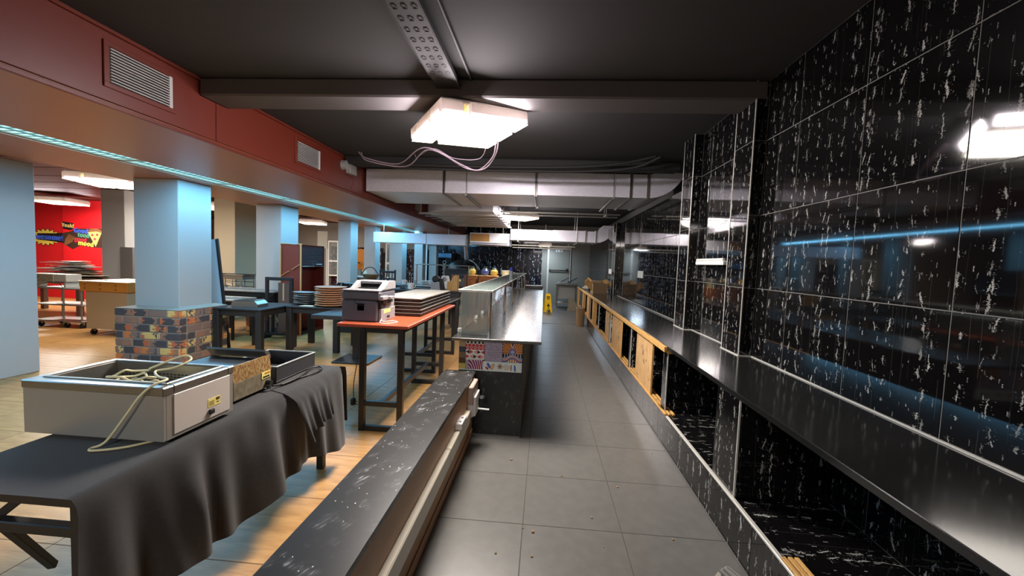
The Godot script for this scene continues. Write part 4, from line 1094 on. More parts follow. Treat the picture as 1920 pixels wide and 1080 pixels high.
# ---------------------------------------------------------------- draped table in front
func draped_table() -> void:
	var g: G
	var t = thing("trestle_table", "dark timber trestle table under the black sheet", "table")
	g = G.new(); g.span(Vector3(-2.17, 0.715, -3.06), Vector3(-1.545, 0.748, -1.25), 0.004); obj("tabletop", g, M.black_wood, t)
	for x in [-2.12, -1.62]:
		for z in [-2.95, -1.33]: obj("leg", G.new().span(Vector3(x - 0.025, 0.0, z - 0.025), Vector3(x + 0.025, 0.714, z + 0.025), 0.004), M.black_wood, t)
	for z in [-2.95, -1.33]: obj("cross_rail", G.new().span(Vector3(-2.15, 0.56, z - 0.02), Vector3(-1.6, 0.6, z + 0.02), 0.004), M.black_wood, t)
	obj("brace", G.new().bar(Vector3(-2.0, 0.58, -1.34), Vector3(-1.88, 0.71, -1.42), 0.03, 0.03), M.black_wood, t)
	obj("brace", G.new().bar(Vector3(-2.1, 0.2, -1.6), Vector3(-1.95, 0.58, -1.33), 0.03, 0.03), M.black_wood, t)
	# sheet: top, a long drop toward the aisle, a short one at the far end
	g = G.new()
	var nz = 96; var nx = 34
	var P = []
	for i in nz + 1:
		var z = lerpf(-1.235, -3.075, i / float(nz))
		var row = []
		for j in nx + 1:
			var s = j / float(nx)
			var flat = 0.54
			var p: Vector3
			if s < flat:
				var x = lerpf(-2.185, -1.535, s / flat)
				p = Vector3(x, 0.7535 + 0.004 * (sin(z * 9.0 + x * 4.0) * sin(z * 3.1 - x * 7.0) * 0.5 + 0.5) * smoothstep(-2.1, -1.55, x) * (1.0 - smoothstep(-1.9, -1.55, x) * 0.3), z)
			else:
				var k = (s - flat) / (1.0 - flat)
				var hem = 0.225 + 0.035 * sin(z * 5.0 + 1.0) - 0.03 * smoothstep(-2.6, -3.07, z) + 0.05 * smoothstep(-2.0, -1.7, z) * smoothstep(-1.35, -1.6, z)
				var fold = 0.026 * sin(z * 10.5 + 0.8 * sin(z * 4.0)) + 0.016 * sin(z * 23.0 + 1.3) + 0.012 * sin(z * 37.0 + k * 2.0)
				var round_ = 0.018 * sin(clampf(k * 12.0, 0, PI * 0.5))
				p = Vector3(-1.535 + round_ + k * 0.035 + fold * pow(k, 0.55) , lerpf(0.7535, hem, k), z)
				p.z += 0.02 * k * sin(z * 6.0) - 0.05 * k * smoothstep(-1.5, -1.235, z) * -1.0
				p.x += 0.03 * smoothstep(0.15, 0.6, k) * exp(-pow((z + 1.62 + 0.12 * k) * 16.0, 2.0)) + 0.028 * exp(-pow((z + 2.08 + 0.05 * k) * 14.0, 2.0)) * smoothstep(0.05, 0.5, k)
			row.append(p)
		P.append(row)
	cloth(g, P)
	P = []
	for i in 15:
		var k = i / 14.0
		var row = []
		for j in 31:
			var x = lerpf(-2.185, -1.50, j / 30.0)
			row.append(Vector3(x + 0.01 * k, lerpf(0.7535, 0.32, k), -3.075 - 0.016 * sin(clampf(k * 10.0, 0, PI / 2)) - 0.02 * k * (1.0 + sin(x * 26.0) * 0.7)))
		P.append(row)
	cloth(g, P)
	tag(obj("tablecloth", g, M.cloth), "large black sheet draped over the table with its folds hanging to the aisle side", "tablecloth")
	# smaller cloth laid over the far corner
	g = G.new(); P = []
	for i in 29:
		var u = i / 28.0
		var row = []
		for j in 25:
			var k = j / 24.0
			var z = lerpf(-2.37, -2.76, u)
			var p: Vector3
			if k < 0.3: p = Vector3(lerpf(-1.665, -1.532, k / 0.3), 0.7595, z - 0.06 * (1.0 - k / 0.3) * (1.0 - u))
			else:
				var q = (k - 0.3) / 0.7
				p = Vector3(-1.532 + 0.06 * sin(clampf(q * 8.0, 0, PI / 2)) + 0.05 * q + 0.014 * sin(u * 17.0 + q) * q + 0.01 * sin(u * 33.0) * q, lerpf(0.7595, 0.47 - 0.06 * smoothstep(0.25, 0.0, u) + 0.03 * u, q), z - 0.10 * q * (1.0 - u))
			row.append(p)
		P.append(row)
	cloth(g, P)
	tag(obj("cloth", g, M.cloth), "smaller black cloth folded over the table edge beside the grey tray", "cloth")

func cloth(g: G, P: Array) -> void:
	var N = []
	for i in P.size():
		var row = []
		for j in P[0].size():
			var a: Vector3 = P[mini(i + 1, P.size() - 1)][j] - P[maxi(i - 1, 0)][j]
			var b: Vector3 = P[i][mini(j + 1, P[0].size() - 1)] - P[i][maxi(j - 1, 0)]
			row.append(a.cross(b).normalized())
		N.append(row)
	var up: Vector3 = N[P.size() / 2][1]
	var s = 1.0 if up.y + up.x - up.z * 0.2 > 0.0 else -1.0
	for i in P.size() - 1:
		for j in P[0].size() - 1:
			g.smooth_quad(P[i][j], P[i][j + 1], P[i + 1][j + 1], P[i + 1][j], N[i][j] * s, N[i][j + 1] * s, N[i + 1][j + 1] * s, N[i + 1][j] * s)

func open_box(g: G, a: Vector3, b: Vector3, w: float, r := 0.002) -> void:   # five-sided box, open on top
	g.span(a, Vector3(b.x, a.y + w, b.z), r)
	g.span(Vector3(a.x, a.y + w, a.z), Vector3(a.x + w, b.y, b.z), r); g.span(Vector3(b.x - w, a.y + w, a.z), Vector3(b.x, b.y, b.z), r)
	g.span(Vector3(a.x + w, a.y + w, a.z), Vector3(b.x - w, b.y, a.z + w), r); g.span(Vector3(a.x + w, a.y + w, b.z - w), Vector3(b.x - w, b.y, b.z), r)

func appliances() -> void:
	var g: G
	# bain marie
	var b = thing("bain_marie", "large stainless steel food warmer with an open basin on the draped table", "food warmer", Vector3(-1.935, 0.761, -1.835))
	var hx = 0.335; var hz = 0.205
	g = G.new()
	g.span(Vector3(-hx + 0.004, 0.014, -hz + 0.02), Vector3(-hx + 0.02, 0.222, hz - 0.02)); g.span(Vector3(hx - 0.02, 0.014, -hz + 0.02), Vector3(hx - 0.004, 0.222, hz - 0.02))
	g.span(Vector3(-hx + 0.004, 0.014, hz - 0.02), Vector3(hx - 0.004, 0.222, hz - 0.004), 0.002); g.span(Vector3(-hx + 0.004, 0.014, -hz + 0.004), Vector3(hx - 0.004, 0.222, -hz + 0.02))
	g.span(Vector3(-hx + 0.02, 0.016, -hz + 0.02), Vector3(hx - 0.02, 0.03, hz - 0.02))
	obj("body", g, M.steel_dull, b)
	g = G.new()   # folded rim round the opening
	g.span(Vector3(-hx, 0.215, hz - 0.055), Vector3(hx, 0.252, hz), 0.004); g.span(Vector3(-hx, 0.215, -hz), Vector3(hx, 0.252, -hz + 0.04), 0.004)
	g.span(Vector3(-hx, 0.215, -hz + 0.04), Vector3(-hx + 0.05, 0.252, hz - 0.055), 0.004); g.span(Vector3(hx - 0.04, 0.215, -hz + 0.04), Vector3(hx, 0.252, hz - 0.055), 0.004)
	obj("rim", g, M.steel, b)
	g = G.new()
	g.span(Vector3(-hx + 0.04, 0.252, hz - 0.062), Vector3(hx - 0.03, 0.258, hz - 0.05), 0.002); g.span(Vector3(-hx + 0.04, 0.252, -hz + 0.034), Vector3(hx - 0.03, 0.258, -hz + 0.046), 0.002)
	g.span(Vector3(-hx + 0.04, 0.252, -hz + 0.046), Vector3(-hx + 0.052, 0.258, hz - 0.062), 0.002); g.span(Vector3(hx - 0.045, 0.252, -hz + 0.046), Vector3(hx - 0.03, 0.258, hz - 0.062), 0.002)
	obj("rim_seam", g, M.steel_dull, b)
	g = G.new(); open_box(g, Vector3(-hx + 0.05, 0.1, -hz + 0.04), Vector3(hx - 0.04, 0.25, hz - 0.055), 0.004)
	obj("basin", g, M.steel, b)
	g = G.new()
	for i in 26:
		for j in 4:
			g.span(Vector3(-hx + 0.08 + i * 0.021, 0.155 + j * 0.013, -hz + 0.0445), Vector3(-hx + 0.094 + i * 0.021, 0.161 + j * 0.013, -hz + 0.0455))
	obj("perforation", g, M.black, b).set_meta("kind", "stuff")
	g = G.new(); g.span(Vector3(hx - 0.003, 0.03, -hz + 0.03), Vector3(hx, 0.21, hz - 0.055), 0.001); obj("side_panel", g, mat(Color(0.84, 0.81, 0.78), 0.45, 0.2), b)  # paler than the body: lamp light on this side put into the colour
	g = G.new(); g.span(Vector3(hx, 0.085, -0.11), Vector3(hx + 0.0015, 0.125, -0.035)); var pl = obj("rating_plate", g, M.label_yellow, b)
	g = G.new()
	for i in 4: g.span(Vector3(hx + 0.0015, 0.092 + i * 0.006, -0.07), Vector3(hx + 0.002, 0.094 + i * 0.006, -0.038))
	for i in 6: g.span(Vector3(hx + 0.0015, 0.108, -0.104 + i * 0.004), Vector3(hx + 0.002, 0.122, -0.102 + i * 0.004))
	g.span(Vector3(hx + 0.0015, 0.096, -0.1), Vector3(hx + 0.002, 0.1, -0.085)); obj("print", g, M.black, pl).set_meta("kind", "stuff")
	g = G.new(); g.span(Vector3(hx, 0.05, -0.065), Vector3(hx + 0.012, 0.075, -0.035), 0.003); obj("power_inlet", g, M.rubber, b)
	for x in [-hx + 0.06, hx - 0.06]:
		for z in [-hx * 0.45, hx * 0.45]: obj("foot", G.new().cyl(Vector3(x, 0.0, z), Vector3(x, 0.014, z), 0.02), M.rubber, b)
	# its cord: coiled in the basin, over the front corner and back under
	g = G.new()
	var o = Vector3(-1.935, 0.761, -1.835)
	var pts = []
	for i in 40:
		var a = i * 0.62; var r = 0.075 + 0.022 * sin(i * 1.7)
		pts.append(o + Vector3(-0.02 + cos(a) * r * 1.15, 0.15 + 0.0025 * i + 0.012 * sin(i * 2.3), 0.0 + sin(a) * r * 0.8))
	for q in [Vector3(0.05, 0.27, -0.05), Vector3(0.13, 0.31, -0.12), Vector3(0.19, 0.3, -0.1), Vector3(0.17, 0.275, -0.03), Vector3(0.1, 0.262, 0.0), Vector3(0.17, 0.255, 0.06), Vector3(0.25, 0.262, 0.1), Vector3(0.285, 0.267, 0.14), Vector3(0.28, 0.262, 0.19), Vector3(0.25, 0.22, 0.225), Vector3(0.19, 0.13, 0.235), Vector3(0.11, 0.02, 0.245), Vector3(0.072, 0.001, 0.27), Vector3(0.1, 0.0, 0.285), Vector3(0.2, 0.0, 0.23), Vector3(0.29, 0.001, 0.1)]: pts.append(o + q)
	g.tube(smooth(pts, 4), 0.0052, 8)
	obj("power_cord", g, M.cord, b, -b.position)
	# griddle
	b = thing("griddle", "rust-stained flat griddle with a curved splash guard behind the food warmer", "griddle", Vector3(-1.89, 0.761, -2.31))
	g = G.new(); g.span(Vector3(-0.2, 0.012, -0.16), Vector3(0.2, 0.115, 0.16), 0.003); obj("body", g, M.stained, b)
	g = G.new(); g.t = Transform3D(Basis(Vector3(0, 0, -1), Vector3.UP, Vector3(1, 0, 0)), Vector3.ZERO)
	g.t = Transform3D.IDENTITY
	g.quad(Vector3(0.201, 0.115, 0.16), Vector3(0.201, 0.115, -0.16), Vector3(0.19, 0.208, -0.16), Vector3(0.19, 0.208, 0.16), Vector3(1, 0.2, 0))
	g.quad(Vector3(0.19, 0.208, 0.16), Vector3(0.19, 0.208, -0.16), Vector3(0.178, 0.208, -0.16), Vector3(0.178, 0.208, 0.16), Vector3.UP)
	g.quad(Vector3(0.178, 0.208, 0.16), Vector3(0.178, 0.208, -0.16), Vector3(0.178, 0.116, -0.16), Vector3(0.178, 0.116, 0.16), Vector3.LEFT)
	g.quad(Vector3(0.201, 0.115, 0.16), Vector3(0.19, 0.208, 0.16), Vector3(0.178, 0.208, 0.16), Vector3(0.178, 0.115, 0.16), Vector3.BACK)
	g.quad(Vector3(0.201, 0.115, -0.16), Vector3(0.19, 0.208, -0.16), Vector3(0.178, 0.208, -0.16), Vector3(0.178, 0.115, -0.16), Vector3.FORWARD)
	obj("front_lip", g, M.rust, b)
	g = G.new(); g.span(Vector3(-0.19, 0.116, -0.15), Vector3(0.177, 0.185, 0.155), 0.003); obj("hot_plate", g, mat(Color(0.27, 0.29, 0.31), 0.4, 0.6), b)
	g = G.new()   # curved guard along the far side
	var gp = PackedVector2Array()
	for i in 9: gp.append(Vector2(-0.16 + 0.05 * (1.0 - cos(PI / 2 * i / 8.0)) - 0.02, 0.185 + 0.055 * sin(PI / 2 * i / 8.0)))
	gp.append(Vector2(-0.125, 0.246)); gp.append(Vector2(-0.118, 0.236)); gp.append(Vector2(-0.15, 0.2)); gp.append(Vector2(-0.16, 0.186))
	g.t = Transform3D(Basis(Vector3(0, 0, 1), Vector3.UP, Vector3(-1, 0, 0)), Vector3.ZERO)
	g.prism(gp, -0.185, 0.2)
	obj("splash_guard", g, mat(Color(0.4, 0.4, 0.39), 0.45, 0.5), b)
	g = G.new(); g.span(Vector3(0.201, 0.075, -0.15), Vector3(0.203, 0.116, -0.07)); pl = obj("warning_label", g, M.label_yellow, b)
	g = G.new(); g.span(Vector3(0.203, 0.1, -0.145), Vector3(0.2035, 0.111, -0.095)); obj("label_band", g, M.ochre, pl)
	g = G.new(); g.span(Vector3(0.203, 0.08, -0.14), Vector3(0.2035, 0.09, -0.08)); obj("label_print", g, M.black, pl)
	g = G.new(); g.cyl(Vector3(0.2, 0.045, -0.12), Vector3(0.23, 0.045, -0.12), 0.016); g.cyl(Vector3(0.215, 0.02, -0.105), Vector3(0.23, 0.02, -0.105), 0.012); obj("cable_gland", g, M.rubber, b)
	for x in [-0.16, 0.16]:
		for z in [-0.12, 0.12]: obj("foot", G.new().cyl(Vector3(x, 0.0, z), Vector3(x, 0.012, z), 0.018), M.rubber, b)
	# tray
	g = G.new(); open_box(g, Vector3(-2.085, 0.761, -3.02), Vector3(-1.715, 0.866, -2.56), 0.008)
	var ty = tag(obj("metal_tray", g, mat(Color(0.3, 0.3, 0.31), 0.4, 0.5)), "deep grey sheet-metal tray at the far end of the draped table", "tray")
	g = G.new(); g.span(Vector3(-2.088, 0.862, -3.023), Vector3(-2.075, 0.87, -2.557), 0.001); g.span(Vector3(-1.725, 0.862, -3.023), Vector3(-1.712, 0.87, -2.557), 0.001); g.span(Vector3(-2.075, 0.862, -3.023), Vector3(-1.725, 0.87, -3.01), 0.001); g.span(Vector3(-2.075, 0.862, -2.57), Vector3(-1.725, 0.87, -2.557), 0.001); obj("rim", g, M.steel_dull, ty)
	g = G.new(); g.tube(smooth([Vector3(-1.655, 0.785, -2.43), Vector3(-1.65, 0.768, -2.52), Vector3(-1.63, 0.768, -2.66), Vector3(-1.60, 0.768, -2.82), Vector3(-1.61, 0.768, -2.93), Vector3(-1.66, 0.768, -2.98), Vector3(-1.69, 0.77, -2.92), Vector3(-1.655, 0.772, -2.8), Vector3(-1.625, 0.775, -2.66), Vector3(-1.64, 0.772, -2.5)], 7), 0.006)
	obj("power_cord", g, M.black_metal, b, -b.position)

# ---------------------------------------------------------------- tables and things on the dining floor
func frame_table(called: String, label: String, x0: float, x1: float, z0: float, z1: float, h: float, top: Material, fx0: float, fx1: float, fz0: float, fz1: float) -> Node3D:
	var t = thing(called, label, "table")
	var g = G.new(); g.span(Vector3(x0, h - 0.032, z0), Vector3(x1, h, z1), 0.006); obj("tabletop", g, top, t)
	for z in [fz0, fz1]:
		for x in [fx0, fx1]: obj("leg", G.new().span(Vector3(x - 0.026, 0.0, z - 0.026), Vector3(x + 0.026, h - 0.033, z + 0.026), 0.003), M.black_metal, t)
		for y in [0.004, 0.235, h - 0.08]: obj("cross_rail", G.new().span(Vector3(fx0 + 0.026, y, z - 0.022), Vector3(fx1 - 0.026, y + 0.045, z + 0.022), 0.003), M.black_metal, t)
	g = G.new(); var xm = (fx0 + fx1) * 0.5
	g.span(Vector3(xm - 0.022, 0.235, fz0 + 0.022), Vector3(xm + 0.022, 0.28, fz1 - 0.022), 0.003); obj("stretcher", g, M.black_metal, t)
	for x in [fx0, fx1]: obj("apron", G.new().span(Vector3(x - 0.02, h - 0.075, fz0 + 0.026), Vector3(x + 0.02, h - 0.034, fz1 - 0.026), 0.003), M.black_metal, t)
	return t

func wood_table(label: String, x0: float, x1: float, z0: float, z1: float, h: float, leg: float, m: Material, group := "") -> Node3D:
	var t = thing("table", label, "table", Vector3.ZERO, 0.0, group)
	var g = G.new(); g.span(Vector3(x0, h - 0.03, z0), Vector3(x1, h, z1), 0.006); obj("tabletop", g, m, t)
	for z in [z0 + 0.035, z1 - 0.06]: obj("apron", G.new().span(Vector3(x0 + 0.04, h - 0.12, z), Vector3(x1 - 0.04, h - 0.031, z + 0.025), 0.003), m, t)
	for x in [x0 + 0.035, x1 - 0.06]: obj("apron", G.new().span(Vector3(x, h - 0.12, z0 + 0.06), Vector3(x + 0.025, h - 0.031, z1 - 0.06), 0.003), m, t)
	for x in [x0 + 0.05, x1 - 0.05]:
		for z in [z0 + 0.05, z1 - 0.05]: obj("leg", G.new().span(Vector3(x - leg, 0.0, z - leg), Vector3(x + leg, h - 0.121 + 0.09, z + leg), 0.006), m, t)
	return t

func dining() -> void:
	var g: G
	frame_table("high_table", "long red-topped table on a black steel frame with the printer on it", -1.86, -1.195, -5.6, -3.63, 1.0, M.red_top, -1.63, -1.27, -5.22, -3.68)
	frame_table("high_table", "black steel-framed high table standing just beyond the red-topped one", -2.1, -1.42, -7.1, -5.66, 0.96, M.black_wood, -1.97, -1.5, -6.95, -5.72)
	# printer
	var p = thing("printer", "bulky dark grey printer at the near end of the red-topped table", "printer", Vector3(-1.695, 1.001, -3.955))
	g = G.new(); g.span(Vector3(-0.185, 0.0, -0.2), Vector3(0.16, 0.2, 0.2), 0.012); obj("body", g, M.printer, p)
	g = G.new(); g.span(Vector3(-0.187, 0.203, -0.2), Vector3(0.185, 0.285, 0.2), 0.014); obj("upper_cover", g, M.printer, p)
	g = G.new(); g.span(Vector3(-0.18, 0.286, -0.19), Vector3(0.18, 0.3, 0.2), 0.006); obj("lid", g, M.printer_light, p)
	g = G.new()   # raised feeder with sloped cheeks
	for q in [[-0.14, -0.09], [0.13, 0.19]]:
		g.t = Transform3D(Basis(Vector3(0, 0, -1), Vector3.UP, Vector3(1, 0, 0)), Vector3.ZERO)
		g.prism(PackedVector2Array([Vector2(-0.13, 0.301), Vector2(0.19, 0.301), Vector2(0.19, 0.375), Vector2(0.02, 0.375)]), q[0], q[1])
	g.t = Transform3D.IDENTITY
	g.span(Vector3(-0.089, 0.345, -0.185), Vector3(0.129, 0.375, 0.0), 0.006); g.span(Vector3(-0.089, 0.301, -0.187), Vector3(0.129, 0.345, -0.17), 0.003)
	obj("feeder_housing", g, M.printer_light, p)
	g = G.new(); g.span(Vector3(-0.089, 0.302, -0.168), Vector3(0.129, 0.31, 0.06)); g.span(Vector3(-0.06, 0.312, -0.03), Vector3(0.1, 0.33, -0.005), 0.004); obj("feed_slot", g, M.rubber, p)
	g = G.new(); g.span(Vector3(-0.03, 0.105, 0.2), Vector3(0.035, 0.165, 0.201)); for i in 5: g.span(Vector3(-0.028, 0.108 + i * 0.011, 0.201), Vector3(0.033, 0.114 + i * 0.011, 0.2035)); obj("vent", g, M.black, p)
	g = G.new(); g.tube(smooth([Vector3(-0.06, 0.2, 0.201), Vector3(-0.055, 0.178, 0.202), Vector3(-0.03, 0.172, 0.202), Vector3(0.04, 0.168, 0.202)], 5), 0.005, 6); obj("finger_groove", g, M.black, p)
	g = G.new(); g.span(Vector3(0.161, 0.0, -0.19), Vector3(0.19, 0.12, 0.17), 0.004); g.span(Vector3(0.161, 0.12, -0.19), Vector3(0.18, 0.2, 0.05), 0.004); g.span(Vector3(0.161, 0.205, 0.06), Vector3(0.215, 0.245, 0.19), 0.008); g.span(Vector3(0.19, 0.215, -0.05), Vector3(0.235, 0.235, 0.05), 0.006); obj("side_mechanism", g, M.printer_light, p)
	g = G.new(); g.span(Vector3(0.161, 0.125, 0.06), Vector3(0.188, 0.2, 0.17), 0.003); g.span(Vector3(0.186, 0.17, -0.1), Vector3(0.2, 0.2, 0.15), 0.003); g.span(Vector3(0.19, 0.025, -0.04), Vector3(0.193, 0.045, 0.03)); obj("side_recess", g, M.rubber, p)
	g = G.new(); g.span(Vector3(0.19, 0.075, -0.06), Vector3(0.1915, 0.11, 0.11)); obj("side_label", g, M.label_yellow, p)
	g = G.new(); g.tube(smooth([Vector3(-1.5, 1.03, -3.78), Vector3(-1.49, 1.006, -3.72), Vector3(-1.44, 1.006, -3.68), Vector3(-1.38, 1.006, -3.72), Vector3(-1.36, 1.006, -3.82), Vector3(-1.42, 1.006, -3.86), Vector3(-1.48, 1.008, -3.8), Vector3(-1.5, 1.02, -3.75)], 7), 0.004)
	tag(obj("cable", g, M.white), "thin white cable looped on the red tabletop beside the printer", "cable")
	g = G.new(); g.tube(smooth([Vector3(-1.872, 0.99, -4.2), Vector3(-1.878, 0.8, -4.15), Vector3(-1.875, 0.55, -4.1), Vector3(-1.885, 0.32, -4.05), Vector3(-1.875, 0.17, -4.03)], 7), 0.0045)
	g.span(Vector3(-1.9, 0.1, -4.05), Vector3(-1.855, 0.17, -4.0), 0.01); g.cyl(Vector3(-1.865, 0.115, -4.02), Vector3(-1.83, 0.11, -4.02), 0.004); g.cyl(Vector3(-1.865, 0.145, -4.02), Vector3(-1.83, 0.142, -4.02), 0.004)
	tag(obj("plug_lead", g, M.rubber), "black lead with a plug hanging off the side of the red-topped table", "cord")
	# stacked trays
	var tn = ["topmost", "second from the top", "third from the top", "fourth from the top", "bottom"]
	for i in 5:
		var k = 4 - i
		var tr = thing("oven_tray", "large dark baking tray in the stack behind the printer, %s" % tn[k], "tray", Vector3(-1.51 + 0.006 * sin(i * 2.1), 1.001 + i * 0.038, -4.93), 0.004 * sin(i * 3.0), "stack of dark trays")
		g = G.new(); g.span(Vector3(-0.235, 0.0, -0.67), Vector3(0.235, 0.026, 0.67), 0.006); obj("pan", g, mat(Color(0.2, 0.17, 0.155), 0.5), tr)
		g = G.new(); g.span(Vector3(-0.245, 0.027, -0.68), Vector3(0.245, 0.0365, 0.68), 0.003); obj("rolled_rim", g, M.dark_plate if k < 4 else M.dark_plate, tr)
		if k == 0:
			g = G.new(); g.span(Vector3(-0.23, 0.037, -0.665), Vector3(-0.004, 0.04, 0.665), 0.001); g.span(Vector3(0.004, 0.037, -0.665), Vector3(0.23, 0.04, 0.665), 0.001); obj("cover_sheet", g, M.steel_dull, tr)
	# black table with a scale
	wood_table("black table holding a flat steel scale beside the brick-based pillar", -5.02, -4.24, -6.9, -5.95, 0.75, 0.045, M.black_wood)
	var sc = thing("kitchen_scale", "flat steel platform scale on the black table beside the brick-based pillar", "scale", Vector3(-4.63, 0.751, -6.25), 0.12)
	g = G.new(); g.prism(PackedVector2Array([Vector2(-0.2, 0.0), Vector2(0.2, 0.0), Vector2(0.2, 0.05), Vector2(0.15, 0.1), Vector2(-0.17, 0.1), Vector2(-0.2, 0.06)]), -0.15, 0.15); obj("housing", g, M.steel, sc)
	g = G.new(); g.span(Vector3(-0.16, 0.101, -0.14), Vector3(0.14, 0.11, 0.14), 0.003); obj("platform", g, M.steel_top, sc)
	# leaning board
	var lb = thing("leaning_board", "tall pale blue board with a black edge leaning on the brick-based pillar", "board")
	g = G.new(); g.prism(PackedVector2Array([Vector2(-5.5, 0.0), Vector2(-5.085, 0.0), Vector2(-5.29, 1.8), Vector2(-5.7, 1.75)]), -6.37, -6.345); obj("panel", g, mat(Color(0.62, 0.72, 0.78), 0.5), lb)
	g = G.new(); g.prism(PackedVector2Array([Vector2(-5.085, 0.0), Vector2(-5.05, 0.0), Vector2(-5.255, 1.81), Vector2(-5.29, 1.8)]), -6.375, -6.34); obj("edge_frame", g, M.black, lb)
	# charcoal grills behind the black table
	for q in [[Vector3(-5.93, 0.0, -8.02), 1.38, 0.88, "wide black grill with a slatted top behind the black table"], [Vector3(-6.0, 0.0, -7.35), 0.9, 0.76, "smaller black grill with a slatted top in front of the wide one"]]:
		var w: float = q[1]; var h: float = q[2]
		var gr = thing("grill", q[3], "grill", q[0], 0.0, "black grills")
		g = G.new(); g.span(Vector3(-w / 2, h - 0.3, -0.28), Vector3(w / 2, h - 0.05, 0.28), 0.01); obj("fire_box", g, M.black_metal, gr)
		g = G.new(); g.span(Vector3(-w / 2 - 0.02, h - 0.045, -0.3), Vector3(w / 2 + 0.02, h - 0.015, -0.27), 0.003); g.span(Vector3(-w / 2 - 0.02, h - 0.045, 0.27), Vector3(w / 2 + 0.02, h - 0.015, 0.3), 0.003); g.span(Vector3(-w / 2 - 0.02, h - 0.045, -0.27), Vector3(-w / 2, h - 0.015, 0.27), 0.003); g.span(Vector3(w / 2, h - 0.045, -0.27), Vector3(w / 2 + 0.02, h - 0.015, 0.27), 0.003); obj("top_frame", g, M.steel_dull, gr)
		var nb = int(w / 0.045)
		for i in nb: obj("grate_bar", box_mesh(Vector3(0.016, 0.014, 0.53), 0.002), M.steel_dull, gr, Vector3(-w / 2 + (i + 0.5) * w / nb, h - 0.025, 0))
		for x in [-w / 2 + 0.05, w / 2 - 0.05]:
			for z in [-0.24, 0.24]: obj("leg", G.new().span(Vector3(x - 0.02, 0.0, z - 0.02), Vector3(x + 0.02, h - 0.3, z + 0.02), 0.003), M.black_metal, gr)
		for i in 2: obj("knob", G.new().cyl(Vector3(w * (0.1 + 0.25 * i), h - 0.18, 0.28), Vector3(w * (0.1 + 0.25 * i), h - 0.18, 0.31), 0.03, 0.026, 14), M.steel, gr)
		g = G.new(); g.bar(Vector3(w / 2 - 0.3, h - 0.3, 0.3), Vector3(w / 2 + 0.01, h - 0.08, 0.3), 0.02, 0.012); g.bar(Vector3(w / 2 - 0.3, h - 0.08, 0.3), Vector3(w / 2 + 0.01, h - 0.22, 0.3), 0.02, 0.012); obj("folding_brace", g, M.black, gr)
	# chafing dish on its table
	wood_table("dark low table carrying the chafing dish in front of the cream column", -7.7, -6.3, -9.3, -8.6, 0.78, 0.04, M.black_wood)
	var ch = thing("chafing_dish", "oblong steel chafing dish in a wire stand in front of the cream column", "chafing dish", Vector3(-6.98, 0.781, -8.9))
	g = G.new(); open_box(g, Vector3(-0.38, 0.22, -0.2), Vector3(0.36, 0.31, 0.2), 0.01); obj("water_pan", g, M.steel, ch)
	g = G.new(); g.span(Vector3(-0.42, 0.31, -0.23), Vector3(0.4, 0.33, -0.19), 0.004); g.span(Vector3(-0.42, 0.31, 0.19), Vector3(0.4, 0.33, 0.23), 0.004); g.span(Vector3(-0.42, 0.31, -0.19), Vector3(-0.37, 0.33, 0.19), 0.004); g.span(Vector3(0.35, 0.31, -0.19), Vector3(0.4, 0.33, 0.19), 0.004); obj("rim", g, M.chrome, ch)
	for x in [-0.36, -0.1, 0.12, 0.34]:
		for z in [-0.19, 0.19]: obj("leg", G.new().cyl(Vector3(x, 0.0, z), Vector3(x * 0.98, 0.22, z), 0.009, 0.009, 8), M.steel, ch)
	for z in [-0.19, 0.19]:
		for y in [0.04, 0.15]: obj("wire_rail", G.new().cyl(Vector3(-0.36, y, z), Vector3(0.34, y, z), 0.007, 0.007, 8), M.steel, ch)
	g = G.new()
	g.tube(smooth([Vector3(-0.36, 0.15, 0.19), Vector3(-0.2, 0.08, 0.19), Vector3(-0.02, 0.13, 0.19), Vector3(0.15, 0.07, 0.19), Vector3(0.34, 0.14, 0.19)], 5), 0.008, 6); obj("wire_swag", g, M.steel, ch)
	for x in [-0.22, 0.2]: obj("burner", G.new().lathe(Vector3(x, 0.001, 0), [Vector2(0, 0), Vector2(0.06, 0), Vector2(0.06, 0.06), Vector2(0.03, 0.075), Vector2(0, 0.075)], 14), M.steel_dull, ch)
	# framed board
	var fb = thing("framed_board", "black framed stand with a brown panel in front of the grey pillar", "stand", Vector3(-4.97, 0.0, -7.5), 0.06)
	g = G.new(); g.span(Vector3(-0.26, 0.1, -0.03), Vector3(-0.21, 1.16, 0.03), 0.004); g.span(Vector3(0.2, 0.1, -0.03), Vector3(0.26, 1.16, 0.03), 0.004); g.span(Vector3(-0.21, 1.1, -0.03), Vector3(0.2, 1.16, 0.03), 0.004); obj("frame", g, M.black_wood, fb)
	g = G.new(); g.span(Vector3(-0.02, 0.12, -0.012), Vector3(0.199, 1.06, 0.012), 0.003); obj("brown_panel", g, M.brown, fb)
	g = G.new(); g.span(Vector3(0.07, 0.72, 0.012), Vector3(0.1, 1.05, 0.02), 0.002); obj("pale_strip", g, M.tan, fb)
	g = G.new(); g.span(Vector3(-0.3, 0.06, -0.04), Vector3(0.28, 0.1, 0.04), 0.004); obj("foot_rail", g, M.black_wood, fb)
	for x in [-0.24, 0.24]: obj("leg", G.new().span(Vector3(x - 0.025, 0.0, -0.12), Vector3(x + 0.025, 0.06, 0.12), 0.004), M.black_wood, fb)
	# plate table
	wood_table("black table carrying the plate stacks and a white napkin", -4.24, -3.33, -7.3, -6.55, 0.75, 0.045, M.black_wood)
	var on = ["bottom", "second", "third", "fourth", "fifth", "topmost"]
